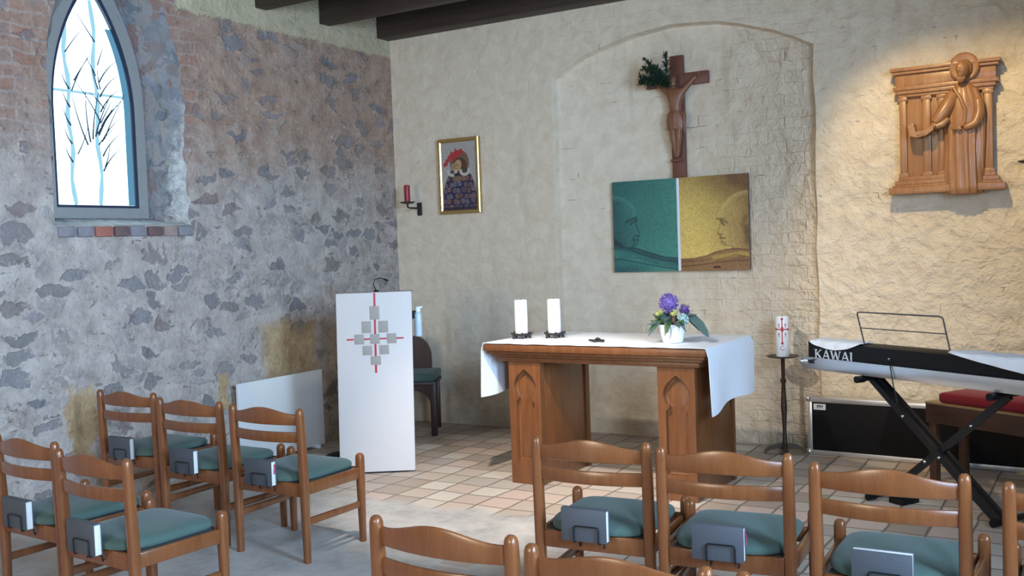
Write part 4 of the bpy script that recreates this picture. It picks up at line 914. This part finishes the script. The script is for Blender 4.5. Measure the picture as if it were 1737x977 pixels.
# ------------------------------------------------------------------ wall sconces
def sconce(x, z, label, clabel):
    t = thing('wall_sconce', label, 'candle sconce', (x, 0, z), 0, 'iron wall sconces')
    bm = BM(); box(bm, (0, -.011, -.02), (.045, .014, .115), .004); obj('wall_plate', bm, 'iron', t)
    bm = BM(); tube(bm, [(0, -.014, -.015), (0, -.06, -.012), (0, -.155, -.012), (0, -.185, -.004), (0, -.187, .03)], [.013, .008, .008, .008, .010], 8); obj('arm', bm, 'iron', t)
    bm = BM(); lathe(bm, [(.012, .022), (.045, .026), (.066, .036), (.068, .041), (.058, .037), (.026, .031), (.0, .031)], (0, -.187, 0), 24); obj('drip_plate', bm, 'iron', t)
    if clabel: pillar((x, -.187, z+.0315), .026, .155, clabel, 'redwax')
sconce(.268, 1.925, 'dark iron wall sconce holding a red candle near the stone corner', 'red candle in the iron sconce near the stone corner')
sconce(5.105, 1.925, 'dark iron wall sconce at the right edge of the photo, mostly out of frame', None)

# ------------------------------------------------------------------ crucifix
cx_ = thing('crucifix', 'dark wooden crucifix with a carved body, hanging above the painting', 'crucifix', (2.705, ND, 2.03))
bm = BM(); box(bm, (0, -.032, .46), (.106, .036, .925), .003); box(bm, (0, -.032, .738), (.500, .0362, .092), .003); obj('cross', bm, 'cross', cx_)
V = [(0, -.085, .44), (0, -.088, .50), (.004, -.09, .57), (.004, -.092, .625), (.0, -.098, .665), (-.012, -.11, .715), (-.012, -.112, .748),        # pelvis, waist, chest, neck, head, crown
     (-.055, -.085, .640), (-.115, -.075, .690), (-.165, -.068, .735), (-.185, -.064, .75), (.060, -.085, .640), (.105, -.075, .690), (.150, -.068, .735), (.17, -.064, .75),   # arms
     (-.024, -.088, .415), (-.018, -.105, .30), (-.006, -.085, .18), (-.004, -.10, .145), (.026, -.088, .415), (.026, -.108, .30), (.012, -.09, .18), (.008, -.108, .145)]
E_ = [(0, 1), (1, 2), (2, 3), (3, 4), (4, 5), (5, 6), (3, 7), (7, 8), (8, 9), (9, 10), (3, 11), (11, 12), (12, 13), (13, 14), (0, 15), (15, 16), (16, 17), (17, 18), (0, 19), (19, 20), (20, 21), (21, 22)]
Rd = [(.052, .040), (.046, .036), (.056, .044), (.052, .042), .020, .032, .020, .028, .022, .017, .012, .028, .022, .017, .012, .036, .028, .018, .012, .036, .028, .018, .012]
skin('corpus', V, E_, Rd, 'corpus', cx_)
bm = BM(); R3 = []
for z, a, b in ((.355, .062, .040), (.40, .068, .047), (.44, .067, .050), (.485, .060, .046), (.492, .052, .040)): R3.append([(a*math.cos(q)*(1+.05*math.sin(q*9)), -.088+b*math.sin(q)*(1+.06*math.sin(q*11)), z+.006*math.sin(q*3)) for q in [2*PI*i/40 for i in range(40)]])
loft(bm, R3); tube(bm, [(.055, -.10, .485), (.074, -.105, .465), (.074, -.10, .40), (.07, -.098, .33)], [.014, .018, .014, .006], 8); obj('loincloth', bm, 'corpus', cx_)
bm = BM(); box(bm, (0, -.075, .125), (.085, .07, .018), .004); obj('foot_rest', bm, 'cross', cx_)
def limb_fingers(name, base, d, up, L, rad, parent, m):
    """a small open hand: palm with four fingers and a thumb"""
    d = Vector(d).normalized(); up = Vector(up).normalized(); s = d.cross(up).normalized(); b = Vector(base)
    V = [b, b+d*L*.45]; E2 = [(0, 1)]; R4 = [rad*1.3, rad*1.5]
    for k, l in enumerate((.46, .54, .50, .40)):
        o_ = s*(k-1.5)*rad*.95; i = len(V); V += [b+d*L*.5+o_, b+d*L*(.5+l*.5)+o_*1.15+up*rad*.25, b+d*L*(.5+l)+o_*1.2-up*rad*.2]; E2 += [(1, i), (i, i+1), (i+1, i+2)]; R4 += [rad*.55, rad*.5, rad*.4]
    i = len(V); V += [b+d*L*.25-s*rad*1.9, b+d*L*.5-s*rad*2.5]; E2 += [(0, i), (i, i+1)]; R4 += [rad*.6, rad*.45]
    return skin(name, V, E2, R4, m, parent, 1)
limb_fingers('hand', (-.185, -.064, .75), (-.7, -.1, .55), (0, -1, 0), .045, .0055, cx_, 'corpus'); limb_fingers('hand', (.17, -.064, .75), (.7, -.1, .55), (0, -1, 0), .045, .0055, cx_, 'corpus')
# head details: beard and hair as one carved cap
bm = BM(); bmesh.ops.create_uvsphere(bm, u_segments=16, v_segments=12, radius=.036, matrix=Matrix.Translation((-.012, -.098, .735)) @ Matrix.Diagonal((1, .95, 1.1, 1))); obj('hair', bm, 'cross', cx_)
# evergreen sprig tucked behind the arm
t = thing('evergreen_sprig', 'bunch of dark evergreen twigs stuck to the left arm of the crucifix', 'sprig', (2.652, ND-.145, 2.77))
rs = random.Random(11)
for k in range(11):
    bm = BM(); a = rs.uniform(-1.9, .5) if k else -.9; L = rs.uniform(.14, .23); base_ = Vector((.03+rs.uniform(-.02, .05), -.02, -.04+rs.uniform(-.03, .02))); d = Vector((math.sin(a), rs.uniform(-.35, .0), math.cos(a)*.9)).normalized()
    if k == 0: L = .27; d = Vector((-.72, -.1, .68)).normalized()
    tip = base_+d*L; tube(bm, [base_, base_+d*L*.5+Vector((0, 0, .01)), tip], .003, 5)
    for i in range(130):
        q = base_+d*L*rs.uniform(.02 if k else .3, 1); e = (d*rs.uniform(.1, 1)+Vector((rs.uniform(-1, 1), rs.uniform(-.8, .1), rs.uniform(-1, 1)))).normalized()*rs.uniform(.025, .06)*(1 if k else .5); w_ = e.orthogonal().normalized()*.0045
        bm.faces.new([bm.verts.new(v_) for v_ in (q-w_*.5, q+e*.5-w_, q+e, q+e*.5+w_)])
    obj('twig', bm, 'fir', t, 80)

# ------------------------------------------------------------------ carved relief
rl = thing('carved_relief', 'carved wooden relief of a haloed robed figure holding a book, on the plaster wall', 'relief', (4.61, 0, 1.80))
def W(px, py): return (px, py)
bm = BM(); box(bm, (0, -.034, .43), (.56, .05, .70), .003)                      # ground board
def mould(z0, z1, hx, dpt): box(bm, (0, -dpt/2-.008, (z0+z1)/2), (2*hx, dpt, z1-z0), .004)
mould(.815, .838, .335, .118); mould(.795, .815, .322, .105); mould(.715, .795, .305, .085); mould(.690, .715, .318, .10); mould(.665, .690, .302, .092); mould(.645, .665, .29, .08)
mould(.09, .115, .295, .09); mould(.06, .09, .315, .105); mould(.045, .06, .33, .112); mould(.0, .045, .352, .125)
obj('architectural_frame', bm, 'relief', rl)
for x, w_, d in ((-.262, .045, .03), (-.115, .05, .026), (-.02, .05, .026), (.255, .05, .034)):
    bm = BM(); box(bm, (x, -.058-d/2, .38), (w_, d, .545), .006); box(bm, (x, -.058-d/2, .125), (w_+.016, d+.008, .03), .004); box(bm, (x, -.058-d/2, .632), (w_+.016, d+.008, .026), .004); obj('pilaster', bm, 'relief', rl)
# robe
bm = BM(); R5 = []; N = 56
prof = [(-.022, .085, .055, .11), (-.015, .108, .062, .11), (.03, .112, .064, .108), (.15, .110, .064, .108), (.28, .108, .066, .108), (.40, .112, .068, .112), (.48, .120, .068, .118), (.56, .112, .062, .117), (.62, .098, .054, .114), (.66, .078, .044, .112), (.69, .045, .034, .112), (.705, .026, .024, .112)]
for z, a, b, cx in prof:
    ring = []; fold = .085 if z < .42 else .03
    for i in range(N):
        q = 2*PI*i/N; k = 1+fold*math.sin(q*13+z*3)*(1 if math.sin(q) < .3 else .2); ring.append((cx+a*k*math.cos(q), -.095+b*k*math.sin(q), z))
    R5.append(ring)
loft(bm, R5)
# cloak edge running down the right side and across the chest
tube(bm, [(.18, -.12, .655), (.205, -.12, .57), (.22, -.115, .46), (.222, -.11, .34), (.215, -.105, .2), (.21, -.10, .0)], [.02, .024, .024, .020, .018, .014], 10)
tube(bm, [(.06, -.145, .67), (.10, -.16, .60), (.13, -.165, .52), (.125, -.165, .44), (.09, -.165, .40), (.05, -.16, .41)], [.010, .012, .012, .013, .012, .008], 8)
obj('robe', bm, 'relief', rl, 60)
bm = BM(); R6 = [[(.122+r*math.cos(q), y, .800+r*1.02*math.sin(q)) for q in [2*PI*i/40 for i in range(40)]] for r, y in ((.084, -.105), (.090, -.112), (.090, -.122), (.080, -.128), (.05, -.122))]; loft(bm, R6); obj('halo', bm, 'relief', rl)
# head with face
def head(parent, c, s, m, turn=0):
    bm = BM(); bmesh.ops.create_uvsphere(bm, u_segments=32, v_segments=24, radius=1)
    for v in bm.verts:
        x, y, z = v.co; f = -y
        x *= .76*(1-.22*max(0, -z)); y *= .92; zz = z*1.18
        if f > 0:
            g = math.exp(-(x/.16)**2)
            y -= .26*g*math.exp(-((z+.10)/.17)**2)+.07*g*math.exp(-((z-.1)/.2)**2)             # nose and bridge
            for ex in (-.30, .30): y += .13*math.exp(-((x-ex)/.15)**2-((z-.14)/.11)**2); y -= .06*math.exp(-((x-ex)/.2)**2-((z-.32)/.09)**2)
            y -= .07*math.exp(-(x/.22)**2-((z+.42)/.06)**2); y += .07*math.exp(-(x/.24)**2-((z+.50)/.035)**2); y -= .06*math.exp(-(x/.22)**2-((z+.58)/.06)**2)
            y -= .10*math.exp(-(x/.3)**2-((z+.85)/.2)**2)
        v.co = (x*s, y*s, zz*s)
    bmesh.ops.rotate(bm, matrix=Matrix.Rotation(turn, 3, 'Z'), cent=(0, 0, 0), verts=bm.verts); bmesh.ops.translate(bm, vec=c, verts=bm.verts); return obj('head', bm, m, parent, 80)
head(rl, (.118, -.176, .778), .050, 'relief', R_(-22))
bm = BM(); r = bmesh.ops.create_uvsphere(bm, u_segments=24, v_segments=16, radius=1)
for v in bm.verts:
    x, y, z = v.co
    k = 1+.03*math.sin(x*23)+.03*math.sin(z*19)
    v.co = (.126+x*.047*k, -.140+y*.046*k, .790+z*.056*k) if not (y < -.25 and z < .45) else (.124+x*.044, -.142+y*.028, .790+z*.052)
obj('hair', bm, 'relief', rl, 80)
bm = BM(); R7 = []
for z, a, b in ((.742, .028, .022), (.725, .030, .026), (.705, .022, .020), (.692, .008, .010)): R7.append([(.108+a*math.cos(q)*(1+.08*math.sin(q*7)), -.175+b*math.sin(q)*(1+.08*math.sin(q*7)), z) for q in [2*PI*i/20 for i in range(20)]])
loft(bm, R7); obj('beard', bm, 'relief', rl)
# right arm: broad sleeve, cuff, forearm, hand on the book
bm = BM(); tube(bm, [(.055, -.12, .625), (.025, -.145, .565), (-.012, -.165, .50), (-.04, -.175, .465), (-.052, -.178, .45)], [.040, .046, .042, .036, .030], 14); tube(bm, [(.03, -.165, .47), (-.005, -.172, .44), (-.045, -.18, .425)], [.018, .026, .022], 10); obj('sleeve', bm, 'relief', rl, 60)
skin('forearm', [(-.035, -.18, .45), (-.075, -.185, .415), (-.10, -.187, .402)], [(0, 1), (1, 2)], [.022, .017, .014], 'relief', rl)
limb_fingers('hand', (-.098, -.187, .403), (-.9, -.15, -.28), (0, -.6, .8), .075, .0085, rl, 'relief')
bm = BM(); pts = [(-.215, .445), (-.20, .375), (-.16, .362), (-.10, .375), (-.055, .405), (-.062, .43), (-.12, .405), (-.165, .40), (-.178, .45)]; prism(bm, pts, -.205, -.10)
box(bm, (-.196, -.15, .435), (.04, .07, .045), .006); obj('open_book', bm, 'relief', rl)
# left arm across the waist
skin('left_arm', [(.20, -.13, .60), (.212, -.145, .50), (.19, -.165, .425), (.14, -.178, .405), (.115, -.18, .408)], [(0, 1), (1, 2), (2, 3), (3, 4)], [.036, .036, .034, .026, .018], 'relief', rl)
limb_fingers('hand', (.118, -.180, .408), (-.95, -.1, .05), (0, -.9, .4), .07, .0085, rl, 'relief')
